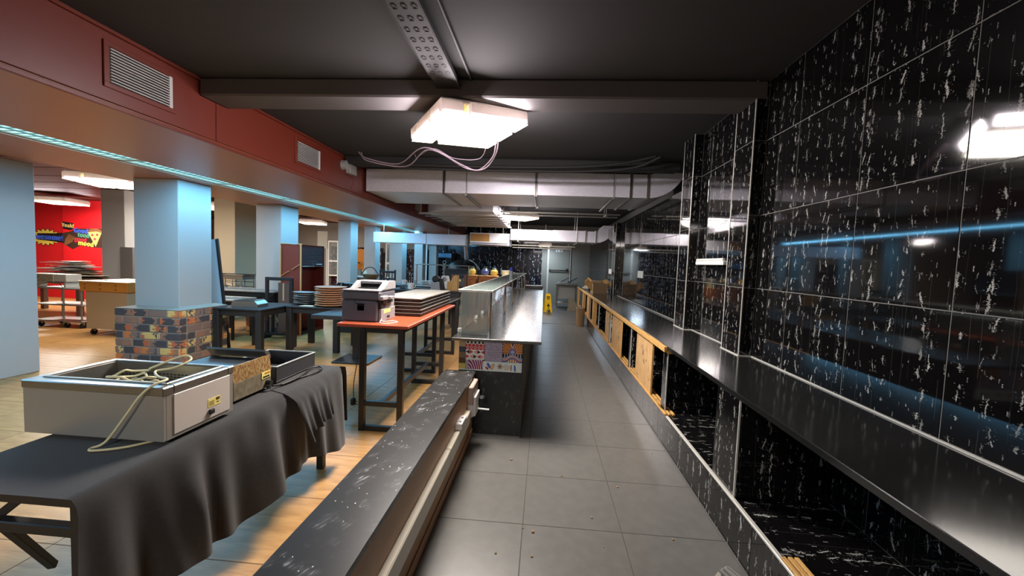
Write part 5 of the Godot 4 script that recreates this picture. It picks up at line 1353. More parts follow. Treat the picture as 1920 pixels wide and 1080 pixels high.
	for i in 6:
		var pl = thing("oval_platter", "dark oval serving platter in the low stack, %s one" % (on[i] if i in [0, 5] else on[i] + " from the bottom"), "platter", Vector3(-4.09 + 0.012 * sin(i * 2.0), 0.751 + i * 0.036, -6.88), 0.1 * sin(i * 1.7), "dark oval platters")
		g = G.new(); g.t = Transform3D(Basis.from_scale(Vector3(1.0, 1.0, 0.72)), Vector3.ZERO)
		g.lathe(Vector3.ZERO, [Vector2(0, 0.0), Vector2(0.12, 0.0), Vector2(0.2, 0.026), Vector2(0.2, 0.034), Vector2(0.185, 0.034), Vector2(0.12, 0.012), Vector2(0, 0.01)], 28); obj("dish", g, M.dark_plate if i < 5 else M.printer_light, pl)
		g = G.new(); g.t = Transform3D(Basis.from_scale(Vector3(1.0, 1.0, 0.72)), Vector3.ZERO)
		g.lathe(Vector3.ZERO, [Vector2(0.2, 0.03), Vector2(0.204, 0.032), Vector2(0.204, 0.035), Vector2(0.196, 0.035)], 28); obj("rim", g, M.steel_dull, pl)
	var pn = ["bottom", "second", "third", "fourth", "fifth", "sixth", "seventh", "eighth", "topmost"]
	for i in 9:
		var pl = thing("clay_plate", "terracotta square plate in the tall stack beside the printer, %s one" % (pn[i] if i in [0, 8] else pn[i] + " from the bottom"), "plate", Vector3(-3.585 + 0.008 * sin(i * 2.3), 0.751 + i * 0.037, -6.8), 0.06 * sin(i * 1.3), "terracotta plates")
		g = G.new()
		g.t = Transform3D(Basis(Vector3.UP, PI / 4), Vector3.ZERO)
		g.lathe(Vector3.ZERO, [Vector2(0, 0.0), Vector2(0.16, 0.0), Vector2(0.265, 0.026), Vector2(0.265, 0.036), Vector2(0.25, 0.036), Vector2(0.16, 0.012), Vector2(0, 0.01)], 8); obj("dish", g, M.terracotta, pl)
		g = G.new(); g.t = Transform3D(Basis(Vector3.UP, PI / 4), Vector3.ZERO)
		g.lathe(Vector3.ZERO, [Vector2(0.265, 0.03), Vector2(0.268, 0.033), Vector2(0.262, 0.0368)], 8); obj("rim_glaze", g, M.edge_wood, pl)
	g = G.new(); g.span(Vector3(-4.02, 0.751, -6.68), Vector3(-3.79, 0.757, -6.58), 0.002); g.span(Vector3(-3.98, 0.757, -6.67), Vector3(-3.81, 0.764, -6.59), 0.003)
	tag(obj("napkin", g, M.paper), "folded pale napkin at the front edge of the plate table", "napkin")
	var gb = thing("glass_bowl", "small clear glass bowl between the plate stacks", "bowl", Vector3(-3.80, 0.751, -7.14))
	obj("bowl", G.new().lathe(Vector3.ZERO, [Vector2(0, 0), Vector2(0.04, 0), Vector2(0.07, 0.05), Vector2(0.075, 0.1), Vector2(0.07, 0.1), Vector2(0.062, 0.05), Vector2(0, 0.01)], 16), M.shelf_glass, gb)
	# red display cabinet with a roller shutter
	var rc = thing("shutter_cabinet", "tall reddish brown cabinet with a half-open blue roller shutter", "cabinet")
	g = G.new(); g.span(Vector3(-5.2, 0.0, -7.9), Vector3(-4.765, 1.8, -7.875), 0.003); obj("end_panel", g, M.cabinet_red, rc)
	g = G.new(); g.span(Vector3(-5.2, 0.0, -8.72), Vector3(-5.18, 1.8, -7.9)); g.span(Vector3(-5.18, 0.0, -8.72), Vector3(-4.765, 1.8, -8.695)); g.span(Vector3(-5.18, 0.0, -8.695), Vector3(-4.79, 0.05, -7.9)); g.span(Vector3(-5.18, 1.775, -8.695), Vector3(-4.765, 1.8, -7.9)); g.span(Vector3(-4.99, 0.05, -8.695), Vector3(-4.975, 1.775, -7.9)); obj("carcass", g, M.cabinet_in, rc)
	g = G.new(); g.span(Vector3(-5.2, 1.8, -7.9), Vector3(-5.0, 1.815, -7.86), 0.002); g.span(Vector3(-4.88, 1.8, -7.9), Vector3(-4.755, 1.815, -7.86), 0.002); g.span(Vector3(-4.79, 0.0, -7.875), Vector3(-4.76, 1.8, -7.86), 0.002); g.span(Vector3(-5.205, 0.0, -7.875), Vector3(-5.185, 1.77, -7.86), 0.002)
	g.bar(Vector3(-5.18, 1.17, -7.867), Vector3(-5.02, 1.27, -7.867), 0.02, 0.01); g.bar(Vector3(-4.96, 1.3, -7.867), Vector3(-4.79, 1.41, -7.867), 0.02, 0.01); obj("edge_strip", g, M.edge_wood, rc)
	for i in 11: obj("shutter_slat", box_mesh(Vector3(0.014, 0.034, 0.78), 0.004), M.shutter, rc, Vector3(-4.775, 1.755 - i * 0.036, -8.295))
	g = G.new(); g.span(Vector3(-4.79, 1.36, -8.69), Vector3(-4.765, 1.375, -7.905), 0.003); g.span(Vector3(-4.768, 1.4, -8.62), Vector3(-4.755, 1.415, -8.4), 0.003); g.span(Vector3(-4.768, 1.395, -8.3), Vector3(-4.755, 1.42, -8.27), 0.003); obj("shutter_handle", g, M.steel, rc)

	# pedestal table behind the printer
	var pt = thing("pedestal_table", "dark pedestal table half hidden behind the printer", "table", Vector3(-2.83, 0.0, -6.2))
	g = G.new(); g.span(Vector3(-0.45, 0.70, -0.4), Vector3(0.45, 0.76, 0.55), 0.006); obj("tabletop", g, M.black_wood, pt)
	g = G.new(); g.span(Vector3(-0.06, 0.03, -0.06), Vector3(0.06, 0.7, 0.06), 0.006); obj("column", g, M.black_metal, pt)
	g = G.new(); g.span(Vector3(-0.28, 0.0, -0.28), Vector3(0.28, 0.03, 0.28), 0.006); obj("base_plate", g, M.black_metal, pt)

	back_left()
	back_middle()
	far_end()

func back_left() -> void:
	var g: G
	# three-shelf trolley
	var t = thing("trolley", "three-shelf steel trolley on castors in front of the red mural wall", "trolley", Vector3(-9.45, 0.0, -7.6))
	for y in [0.125, 0.44, 0.755]:
		g = G.new(); g.span(Vector3(-0.5, y, -0.28), Vector3(0.58, y + 0.022, 0.25), 0.006); obj("shelf", g, M.steel, t)
	for x in [-0.46, 0.16, 0.54]:
		for z in [-0.25, 0.22]: obj("upright", G.new().cyl(Vector3(x, 0.1, z), Vector3(x, 0.80, z), 0.014, 0.014, 10), M.steel, t)
	for x in [-0.4, 0.16, 0.5]:
		for z in [-0.2, 0.17]:
			var c = obj("castor", G.new().cyl(Vector3(x - 0.018, 0.05, z), Vector3(x + 0.018, 0.05, z), 0.05, 0.05, 16), M.rubber, t)
			obj("fork", G.new().span(Vector3(x - 0.03, 0.06, z - 0.015), Vector3(x + 0.03, 0.124, z + 0.015), 0.003), M.steel, c)
	g = G.new(); g.tube(smooth([Vector3(-0.46, 0.8, 0.22), Vector3(-0.2, 0.87, 0.22), Vector3(0.08, 0.86, 0.22), Vector3(0.15, 0.8, 0.22)], 5), 0.012); obj("push_handle", g, M.chrome, t)
	var sb = thing("metal_box", "long stained steel box lying on top of the trolley", "box", Vector3(-9.72, 0.89, -7.55))
	g = G.new(); g.span(Vector3(-0.35, 0.0, -0.15), Vector3(0.2, 0.15, 0.15), 0.008); obj("body", g, M.stained, sb)
	g = G.new(); g.span(Vector3(0.201, 0.005, -0.14), Vector3(0.46, 0.15, 0.14), 0.008); obj("end_cover", g, M.steel_dull, sb)
	for x in [-0.3, 0.4]: obj("runner", G.new().span(Vector3(x - 0.02, -0.112, -0.12), Vector3(x + 0.02, 0.0, 0.12), 0.003), M.steel_dull, sb)
	# table heaped with card sheets
	wood_table("brown table heaped with old card sheets before the red mural wall", -12.6, -10.55, -9.6, -8.7, 0.86, 0.05, M.brown)
	var r = RandomNumberGenerator.new(); r.seed = 5
	var cs = ["at the very bottom", "second from below", "third from below", "fourth from below", "fifth from below", "sixth from below", "seventh from below", "eighth from below", "ninth from below", "tenth from below", "eleventh from below", "twelfth from below", "third from the top", "second from the top", "on the very top"]
	for i in 15:
		var w = lerpf(0.85, 0.3, pow(i / 15.0, 0.7)) * r.randf_range(0.8, 1.15)
		var s = thing("card_sheet", "flattened card sheet in the heap on the brown table, %s" % cs[i], "card sheet", Vector3(-11.25 + r.randf_range(-0.3, 0.3) * (1.2 - i / 15.0), 0.861 + i * 0.026, -9.1 + r.randf_range(-0.08, 0.08)), r.randf_range(-0.6, 0.6), "card sheets in the heap")
		g = G.new(); g.bar(Vector3(-w * 0.75, 0.006, 0), Vector3(0, 0.017, 0), 0.6, 0.009); g.bar(Vector3(0, 0.017, 0), Vector3(w * 0.72, 0.006, 0), 0.6, 0.009)
		obj("sheet", g, [M.paper, M.tan, M.white, M.stained, M.dark_plate][r.randi() % 5], s)
	# ochre-topped cabinet on castors
	var c = thing("mobile_cabinet", "tan steel cabinet on castors with an ochre rim, between the trolley and the brick-based pillar", "cabinet", Vector3(-7.85, 0.0, -7.28))
	g = G.new(); g.span(Vector3(-0.4, 0.12, -0.38), Vector3(0.42, 0.8, 0.38), 0.006); obj("body", g, M.tan, c)
	g = G.new(); g.span(Vector3(0.18, 0.13, 0.38), Vector3(0.41, 0.79, 0.386), 0.002); obj("door", g, M.tan, c)
	g = G.new(); g.span(Vector3(-0.46, 0.805, -0.44), Vector3(0.47, 0.975, 0.43), 0.008); obj("rim_band", g, M.ochre, c)
	g = G.new(); g.span(Vector3(-0.47, 0.976, -0.45), Vector3(0.48, 0.99, 0.44), 0.004); obj("worn_top", g, M.paper, c)
	g = G.new()
	for q in [[-0.35, 0.93], [-0.35, 0.86], [-0.05, 0.93], [-0.05, 0.85], [0.25, 0.92], [0.25, 0.85]]: g.cyl(Vector3(q[0], q[1], 0.43), Vector3(q[0], q[1], 0.436), 0.014)
	obj("bolt", g, M.brown, c)
	for x in [-0.34, 0.34]:
		for z in [-0.3, 0.3]:
			var k = obj("castor", G.new().cyl(Vector3(x - 0.02, 0.05, z), Vector3(x + 0.02, 0.05, z), 0.05, 0.05, 16), M.rubber, c)
			obj("fork", G.new().span(Vector3(x - 0.03, 0.06, z - 0.02), Vector3(x + 0.03, 0.12, z + 0.02), 0.003), M.steel, k)
	for q in [[-0.2, 0.1, "small crumpled paper on the ochre-rimmed cabinet, nearer its end"], [0.15, -0.1, "crumpled paper in the middle of the ochre-rimmed cabinet"]]:
		g = G.new(); g.bar(Vector3(q[0] - 0.12, 0.0, q[1]), Vector3(q[0] + 0.02, 0.014, q[1]), 0.2, 0.004); g.bar(Vector3(q[0] + 0.02, 0.014, q[1]), Vector3(q[0] + 0.12, 0.0, q[1] + 0.03), 0.2, 0.004)
		tag(obj("paper_scrap", g, M.white, self, Vector3(-7.85, 0.992, -7.28)), q[2], "paper")
	# dark crate under the shelf level and a grey panel by the column
	g = G.new(); g.span(Vector3(-11.2, 0.0, -10.4), Vector3(-9.2, 0.48, -9.95), 0.01)
	tag(obj("dark_bench", g, M.black), "long low black bench behind the trolley", "bench")
	g = G.new(); g.span(Vector3(-9.92, 0.0, -9.15), Vector3(-9.6, 1.62, -9.05), 0.006)
	tag(obj("grey_panel", g, mat(Color(0.4, 0.39, 0.38), 0.6)), "flat grey panel standing against the pale column", "panel")

func back_middle() -> void:
	var g: G
	# dark table line with crockery
	wood_table("long dark table of crockery and appliances behind the stacked trays", -3.3, -1.75, -9.5, -8.6, 0.95, 0.04, M.black_wood)
	var cu = thing("steel_cup", "pale metal cup on the dark table behind the stacked trays", "cup", Vector3(-2.86, 0.951, -8.8))
	obj("cup", G.new().lathe(Vector3.ZERO, [Vector2(0, 0), Vector2(0.055, 0), Vector2(0.07, 0.13), Vector2(0.064, 0.13), Vector2(0.05, 0.01), Vector2(0, 0.01)], 16), M.white, cu)
	obj("handle", G.new().tube(smooth([Vector3(0.06, 0.03, 0), Vector3(0.1, 0.05, 0), Vector3(0.1, 0.09, 0), Vector3(0.067, 0.11, 0)], 4), 0.007, 6), M.white, cu)
	wood_table("second dark table of crockery beyond the first, with the white plates", -3.95, -2.25, -11.1, -10.2, 0.93, 0.04, M.black_wood)
	for q in [[-3.62, -10.6, M.white, "white cup at the near end of the far crockery table"], [-2.72, -10.45, M.white, "white cup past the plates on the far crockery table"], [-2.45, -10.6, M.printer_light, "grey cup at the end of the far crockery table"]]:
		var c3 = thing("coffee_cup", q[3], "cup", Vector3(q[0], 0.931, q[1]), 0.0, "cups on the far table")
		obj("cup", G.new().lathe(Vector3.ZERO, [Vector2(0, 0), Vector2(0.05, 0), Vector2(0.065, 0.12), Vector2(0.058, 0.12), Vector2(0.045, 0.01), Vector2(0, 0.01)], 16), q[2], c3)
		obj("handle", G.new().tube(smooth([Vector3(0.055, 0.03, 0), Vector3(0.09, 0.05, 0), Vector3(0.09, 0.08, 0), Vector3(0.062, 0.1, 0)], 4), 0.007, 6), q[2], c3)
	tag(obj("tray_cloth", G.new().span(Vector3(-3.2, 0.931, -10.35), Vector3(-2.55, 0.94, -10.22), 0.002), M.white), "white folded cloth along the front of the far crockery table", "cloth")
	for i in 5:
		var pl = thing("white_plate", "white plate in the small stack on the far crockery table, %s" % ["at the bottom", "second up", "third up", "fourth up", "on top"][i], "plate", Vector3(-3.05 + 0.006 * sin(i * 2.0), 0.931 + i * 0.024, -10.6), 0.0, "white plates")
		obj("plate", G.new().lathe(Vector3.ZERO, [Vector2(0, 0), Vector2(0.08, 0), Vector2(0.14, 0.018), Vector2(0.14, 0.021), Vector2(0.08, 0.006), Vector2(0, 0.006)], 20), M.white, pl)
	var kt = thing("juicer", "dark appliance with a black round top on the crockery table", "appliance", Vector3(-2.28, 0.9535, -8.8))
	g = G.new(); g.prism(PackedVector2Array([Vector2(-0.12, 0), Vector2(0.09, 0), Vector2(0.07, 0.18), Vector2(-0.06, 0.2), Vector2(-0.11, 0.14)]), -0.09, 0.09); obj("body", g, M.printer_light, kt)
	g = G.new(); g.bar(Vector3(0.13, 0.0, 0), Vector3(0.09, 0.25, 0), 0.07, 0.14); obj("arm", g, M.black_metal, kt)
	g = G.new(); g.cyl(Vector3(-0.02, 0.24, -0.09), Vector3(-0.02, 0.24, 0.09), 0.07, 0.07, 18); obj("drum", g, M.rubber, kt)
	var wm = thing("coffee_machine", "white appliance behind the dark juicer on the crockery table", "appliance", Vector3(-2.2, 0.951, -9.2))
	g = G.new(); g.span(Vector3(-0.11, 0.0, -0.1), Vector3(0.11, 0.16, 0.1), 0.02); obj("base", g, M.white, wm)
	g = G.new(); g.prism(PackedVector2Array([Vector2(-0.1, 0.161), Vector2(0.1, 0.161), Vector2(0.06, 0.3), Vector2(-0.06, 0.3)]), -0.08, 0.08); obj("hopper", g, M.white_plastic, wm)
	g = G.new(); g.cyl(Vector3(0, 0.23, 0.08), Vector3(0, 0.23, 0.09), 0.05, 0.05, 16); obj("dial", g, M.printer_light, wm)
	var gs = thing("drinking_glass", "clear drinking glass beside the white plates on the far table", "glass", Vector3(-3.32, 0.931, -10.55))
	obj("glass", G.new().lathe(Vector3.ZERO, [Vector2(0, 0), Vector2(0.035, 0), Vector2(0.042, 0.12), Vector2(0.038, 0.12), Vector2(0.031, 0.01), Vector2(0, 0.01)], 14), M.shelf_glass, gs)
	var mf = thing("file_holder", "pale wooden file holder standing at the end of the crockery table", "file holder", Vector3(-1.98, 0.951, -8.98))
	for q in [-0.10, 0.07]:
		g = G.new(); g.prism(PackedVector2Array([Vector2(-0.1, 0), Vector2(0.12, 0), Vector2(0.12, 0.33), Vector2(0.04, 0.33), Vector2(-0.02, 0.2), Vector2(-0.1, 0.18)]), q, q + 0.03); obj("side_panel", g, M.timber, mf)
	g = G.new(); g.span(Vector3(0.1, 0.0, -0.07), Vector3(0.12, 0.33, 0.07)); g.span(Vector3(-0.1, 0.0, -0.07), Vector3(-0.08, 0.17, 0.07)); obj("end_panel", g, M.timber, mf)
	for q in [[-3.05, -8.85, "small dark dish at the near end of the crockery table"], [-2.7, -8.75, "small dark dish beside the pale metal cup"]]:
		var ds = thing("small_dish", q[2], "dish", Vector3(q[0], 0.951, q[1]), 0.0, "small dark dishes")
		obj("dish", G.new().lathe(Vector3.ZERO, [Vector2(0, 0), Vector2(0.05, 0), Vector2(0.08, 0.03), Vector2(0.074, 0.03), Vector2(0.05, 0.008), Vector2(0, 0.008)], 14), M.dark_plate, ds)
	# dark chairs around
	var ch = thing("dark_chair", "black spindle-backed chair whose back shows above the printer", "chair", Vector3(-3.75, 0.0, -9.6))
	g = G.new(); g.span(Vector3(-0.2, 0.62, -0.2), Vector3(0.2, 0.66, 0.2), 0.01); obj("seat", g, M.black_wood, ch)
	for x in [-0.18, 0.18]:
		for z in [-0.18, 0.18]: obj("leg", G.new().span(Vector3(x - 0.02, 0.0, z - 0.02), Vector3(x + 0.02, 0.62, z + 0.02), 0.003), M.black_wood, ch)
	g = G.new(); g.span(Vector3(-0.2, 0.66, -0.2), Vector3(-0.16, 1.32, -0.17), 0.004); g.span(Vector3(0.16, 0.66, -0.2), Vector3(0.2, 1.32, -0.17), 0.004); g.span(Vector3(-0.16, 1.24, -0.2), Vector3(0.16, 1.29, -0.17), 0.004); g.span(Vector3(-0.16, 1.08, -0.2), Vector3(0.16, 1.12, -0.17), 0.004); obj("back_frame", g, M.black_wood, ch)
	for i in 4: obj("spindle", G.new().cyl(Vector3(-0.11 + i * 0.073, 1.12, -0.185), Vector3(-0.11 + i * 0.073, 1.24, -0.185), 0.011, 0.011, 8), M.black_wood, ch)
	var nb = thing("display_case", "low dark blue patterned case behind the printer", "case", Vector3(-4.05, 0.0, -8.6))
	g = G.new(); g.span(Vector3(-0.22, 0.0, -0.3), Vector3(0.3, 0.85, 0.2), 0.006); obj("body", g, M.black_wood, nb)
	g = G.new(); g.span(Vector3(-0.24, 0.851, -0.32), Vector3(0.34, 1.05, 0.22), 0.006); obj("patterned_top", g, M.marble3, nb)
	g = G.new(); g.span(Vector3(-5.0, 0.0, -10.2), Vector3(-4.0, 0.9, -9.6), 0.01)
	var dk = tag(obj("dark_counter", g, M.black_wood), "dark counter behind the navy case with woven baskets on it", "counter")
	g = G.new(); g.span(Vector3(-5.02, 0.9, -10.22), Vector3(-3.98, 0.93, -9.58), 0.004); obj("top", g, M.black, dk)
	var bs = thing("basket", "pile of woven brown bread baskets with hoop handles on the dark counter", "basket", Vector3(-4.2, 0.931, -9.85))
	for i in 3:
		obj("basket_body", G.new().lathe(Vector3(0.05 * i - 0.1, 0.09 * i, 0.04 * (i % 2)), [Vector2(0, 0), Vector2(0.16, 0), Vector2(0.22, 0.08), Vector2(0.2, 0.08), Vector2(0.15, 0.015), Vector2(0, 0.015)], 18), M.card, bs)
	g = G.new(); g.tube(smooth([Vector3(-0.22, 0.26, 0), Vector3(-0.12, 0.4, 0), Vector3(0.05, 0.42, 0), Vector3(0.19, 0.26, 0)], 6), 0.014, 6); obj("hoop_handle", g, M.brown, bs)
	# tall stand, wooden shelves, jars
	var ts = thing("dark_stand", "tall dark wooden stand holding pale boxes at the end of the crockery table", "stand", Vector3(-2.02, 0.0, -10.0))
	for x in [-0.16, 0.14]:
		for z in [-0.15, 0.15]: obj("post", G.new().span(Vector3(x - 0.025, 0.0, z - 0.025), Vector3(x + 0.025, 1.27, z + 0.025), 0.004), M.brown, ts)
	for y in [0.3, 0.62, 0.95, 1.24]: obj("shelf", G.new().span(Vector3(-0.13, y, -0.14), Vector3(0.11, y + 0.025, 0.14), 0.003), M.black_wood, ts)
	for q in [[0.326, M.timber, "pale carton on the lowest shelf of the dark stand"], [0.646, M.timber, "pale carton on the middle shelf of the dark stand"], [0.976, M.printer, "dark grey carton on the upper shelf of the dark stand"]]:
		g = G.new(); g.span(Vector3(-2.14, q[0], -10.1), Vector3(-1.94, q[0] + 0.2, -9.88), 0.004); var cx = tag(obj("carton", g, q[1]), q[2], "carton")
		g = G.new(); g.span(Vector3(-2.12, q[0] + 0.13, -9.879), Vector3(-1.98, q[0] + 0.18, -9.876)); obj("label_strip", g, M.label_yellow, cx)
	for q in [[-2.0, 0.24, "wooden shelf unit with brown carved panel under the first yellow jar"], [-1.54, 0.5, "honey-coloured wooden shelf unit under the blue and second yellow jars"]]:
		var ws = thing("wood_shelf", q[2], "shelf unit", Vector3(q[0], 0.0, -11.6))
		var w: float = q[1]
		g = G.new(); g.span(Vector3(-w / 2, 0.0, -0.18), Vector3(-w / 2 + 0.03, 1.19, 0.2), 0.004); g.span(Vector3(w / 2 - 0.03, 0.0, -0.18), Vector3(w / 2, 1.19, 0.2), 0.004); g.span(Vector3(-w / 2 + 0.03, 0.0, -0.18), Vector3(w / 2 - 0.03, 1.19, -0.15)); obj("carcass", g, M.orange_wood, ws)
		g = G.new(); g.span(Vector3(-w / 2 - 0.02, 1.191, -0.2), Vector3(w / 2 + 0.02, 1.215, 0.22), 0.004); obj("top", g, M.edge_wood, ws)
		g = G.new(); g.span(Vector3(-w / 2 + 0.032, 0.7, 0.17), Vector3(w / 2 - 0.032, 1.18, 0.19), 0.003); var pn = obj("door_panel", g, M.orange_wood, ws)
		g = G.new(); g.span(Vector3(-w / 2 + 0.07, 0.78, 0.19), Vector3(w / 2 - 0.07, 0.8, 0.197)); g.span(Vector3(-w / 2 + 0.07, 1.08, 0.19), Vector3(w / 2 - 0.07, 1.1, 0.197)); g.span(Vector3(-w / 2 + 0.07, 0.8, 0.19), Vector3(-w / 2 + 0.09, 1.08, 0.197)); g.span(Vector3(w / 2 - 0.12, 0.88, 0.19), Vector3(w / 2 - 0.1, 1.0, 0.197)); obj("moulding", g, M.brown, pn)
	for q in [[-2.0, M.ochre, "squat sweet jar with yellow contents on the shelf unit by the dark stand"], [-1.64, M.blue, "squat sweet jar with blue contents between the two yellow ones"], [-1.38, M.ochre, "squat sweet jar with yellow contents beside the cream bucket"]]:
		var j = thing("sweet_jar", q[2], "jar", Vector3(q[0], 1.216, -11.55), 0.0, "sweet jars")
		obj("glass", G.new().lathe(Vector3.ZERO, [Vector2(0, 0), Vector2(0.07, 0), Vector2(0.105, 0.06), Vector2(0.108, 0.13), Vector2(0.06, 0.2), Vector2(0.05, 0.21), Vector2(0.05, 0.23)], 20), M.glass, j)
		obj("contents", G.new().lathe(Vector3.ZERO, [Vector2(0, 0.006), Vector2(0.066, 0.006), Vector2(0.1, 0.06), Vector2(0.1, 0.13), Vector2(0.06, 0.165), Vector2(0, 0.165)], 20), M.yellow if q[1] == M.ochre else q[1], j)
		obj("lid", G.new().lathe(Vector3.ZERO, [Vector2(0, 0.255), Vector2(0.052, 0.25), Vector2(0.055, 0.231), Vector2(0, 0.231)], 16), M.rubber, j)
	var bu = thing("bucket", "cream plastic bucket beside the sweet jars", "bucket", Vector3(-1.10, 0.0, -11.9))
	obj("stand", G.new().span(Vector3(-0.14, 0.0, -0.14), Vector3(0.14, 1.12, 0.14), 0.006), M.orange_wood, bu)
	obj("pail", G.new().lathe(Vector3(0, 1.121, 0), [Vector2(0, 0), Vector2(0.1, 0), Vector2(0.115, 0.25), Vector2(0.108, 0.25), Vector2(0.094, 0.01), Vector2(0, 0.01)], 18), M.cord, bu)
	obj("rim", G.new().lathe(Vector3(0, 1.121, 0), [Vector2(0.115, 0.23), Vector2(0.12, 0.232), Vector2(0.12, 0.252), Vector2(0.108, 0.252)], 18), M.white, bu)
	# orange screen with chairs, far back
	var os = thing("orange_screen", "bright orange painted screen between the two slim blue-lit pillars", "screen", Vector3(-6.62, 0.0, -14.6))
	g = G.new(); g.span(Vector3(-0.3, 1.08, -0.03), Vector3(0.3, 1.88, 0.0), 0.004); obj("panel", g, mat(Color(0.88, 0.52, 0.08), 0.5), os)
	for x in [-0.28, 0.28]: obj("post", G.new().span(Vector3(x - 0.02, 0.0, -0.03), Vector3(x + 0.02, 1.08, 0.01), 0.003), M.orange_wood, os)
	for q in [[-6.62, -14.2, 0.6, "dark wooden chair standing before the orange screen"], [-6.0, -14.1, -0.3, "dark wooden chair beside the orange screen"]]:
		var c2 = thing("wooden_chair", q[3], "chair", Vector3(q[0], 0.0, q[1]), q[2], "chairs by the orange screen")
		g = G.new(); g.span(Vector3(-0.2, 0.8, -0.2), Vector3(0.2, 0.84, 0.2), 0.008); obj("seat", g, M.brown, c2)
		for x in [-0.18, 0.18]:
			for z in [-0.18, 0.18]: obj("leg", G.new().span(Vector3(x - 0.02, 0.0, z - 0.02), Vector3(x + 0.02, 0.8, z + 0.02), 0.003), M.brown, c2)
		g = G.new()
		for i in 4: g.span(Vector3(-0.2 + i * 0.127, 0.84, -0.2), Vector3(-0.18 + i * 0.127, 1.5 - 0.1 * (i % 2), -0.18), 0.003)
		g.span(Vector3(-0.2, 1.36, -0.205), Vector3(0.2, 1.42, -0.175), 0.003); obj("backrest", g, M.brown, c2)
	# shelves of jars against the far wall
	var sh = thing("crockery_rack", "pale rack of pots beside the red shutter cabinet", "rack", Vector3(-5.6, 0.0, -12.2))
	g = G.new(); g.span(Vector3(-0.4, 0.0, -0.2), Vector3(0.4, 1.0, 0.2), 0.006); obj("body", g, M.black_wood, sh)
	g = G.new(); g.span(Vector3(-0.42, 1.0, -0.22), Vector3(0.42, 1.03, 0.22), 0.004); obj("top", g, M.white, sh)
	for i in 4:
		var pt = thing("pot", "steel pot on the pale rack beside the red shutter cabinet, %s in the row" % ["first", "second", "third", "last"][i], "pot", Vector3(-5.9 + i * 0.17, 1.031, -12.2), 0.0, "pots on the rack")
		obj("pot", G.new().lathe(Vector3.ZERO, [Vector2(0, 0), Vector2(0.07, 0), Vector2(0.07, 0.2 - 0.03 * (i % 2)), Vector2(0.064, 0.2 - 0.03 * (i % 2)), Vector2(0.06, 0.01), Vector2(0, 0.01)], 14), M.steel if i % 2 == 0 else M.paper, pt)

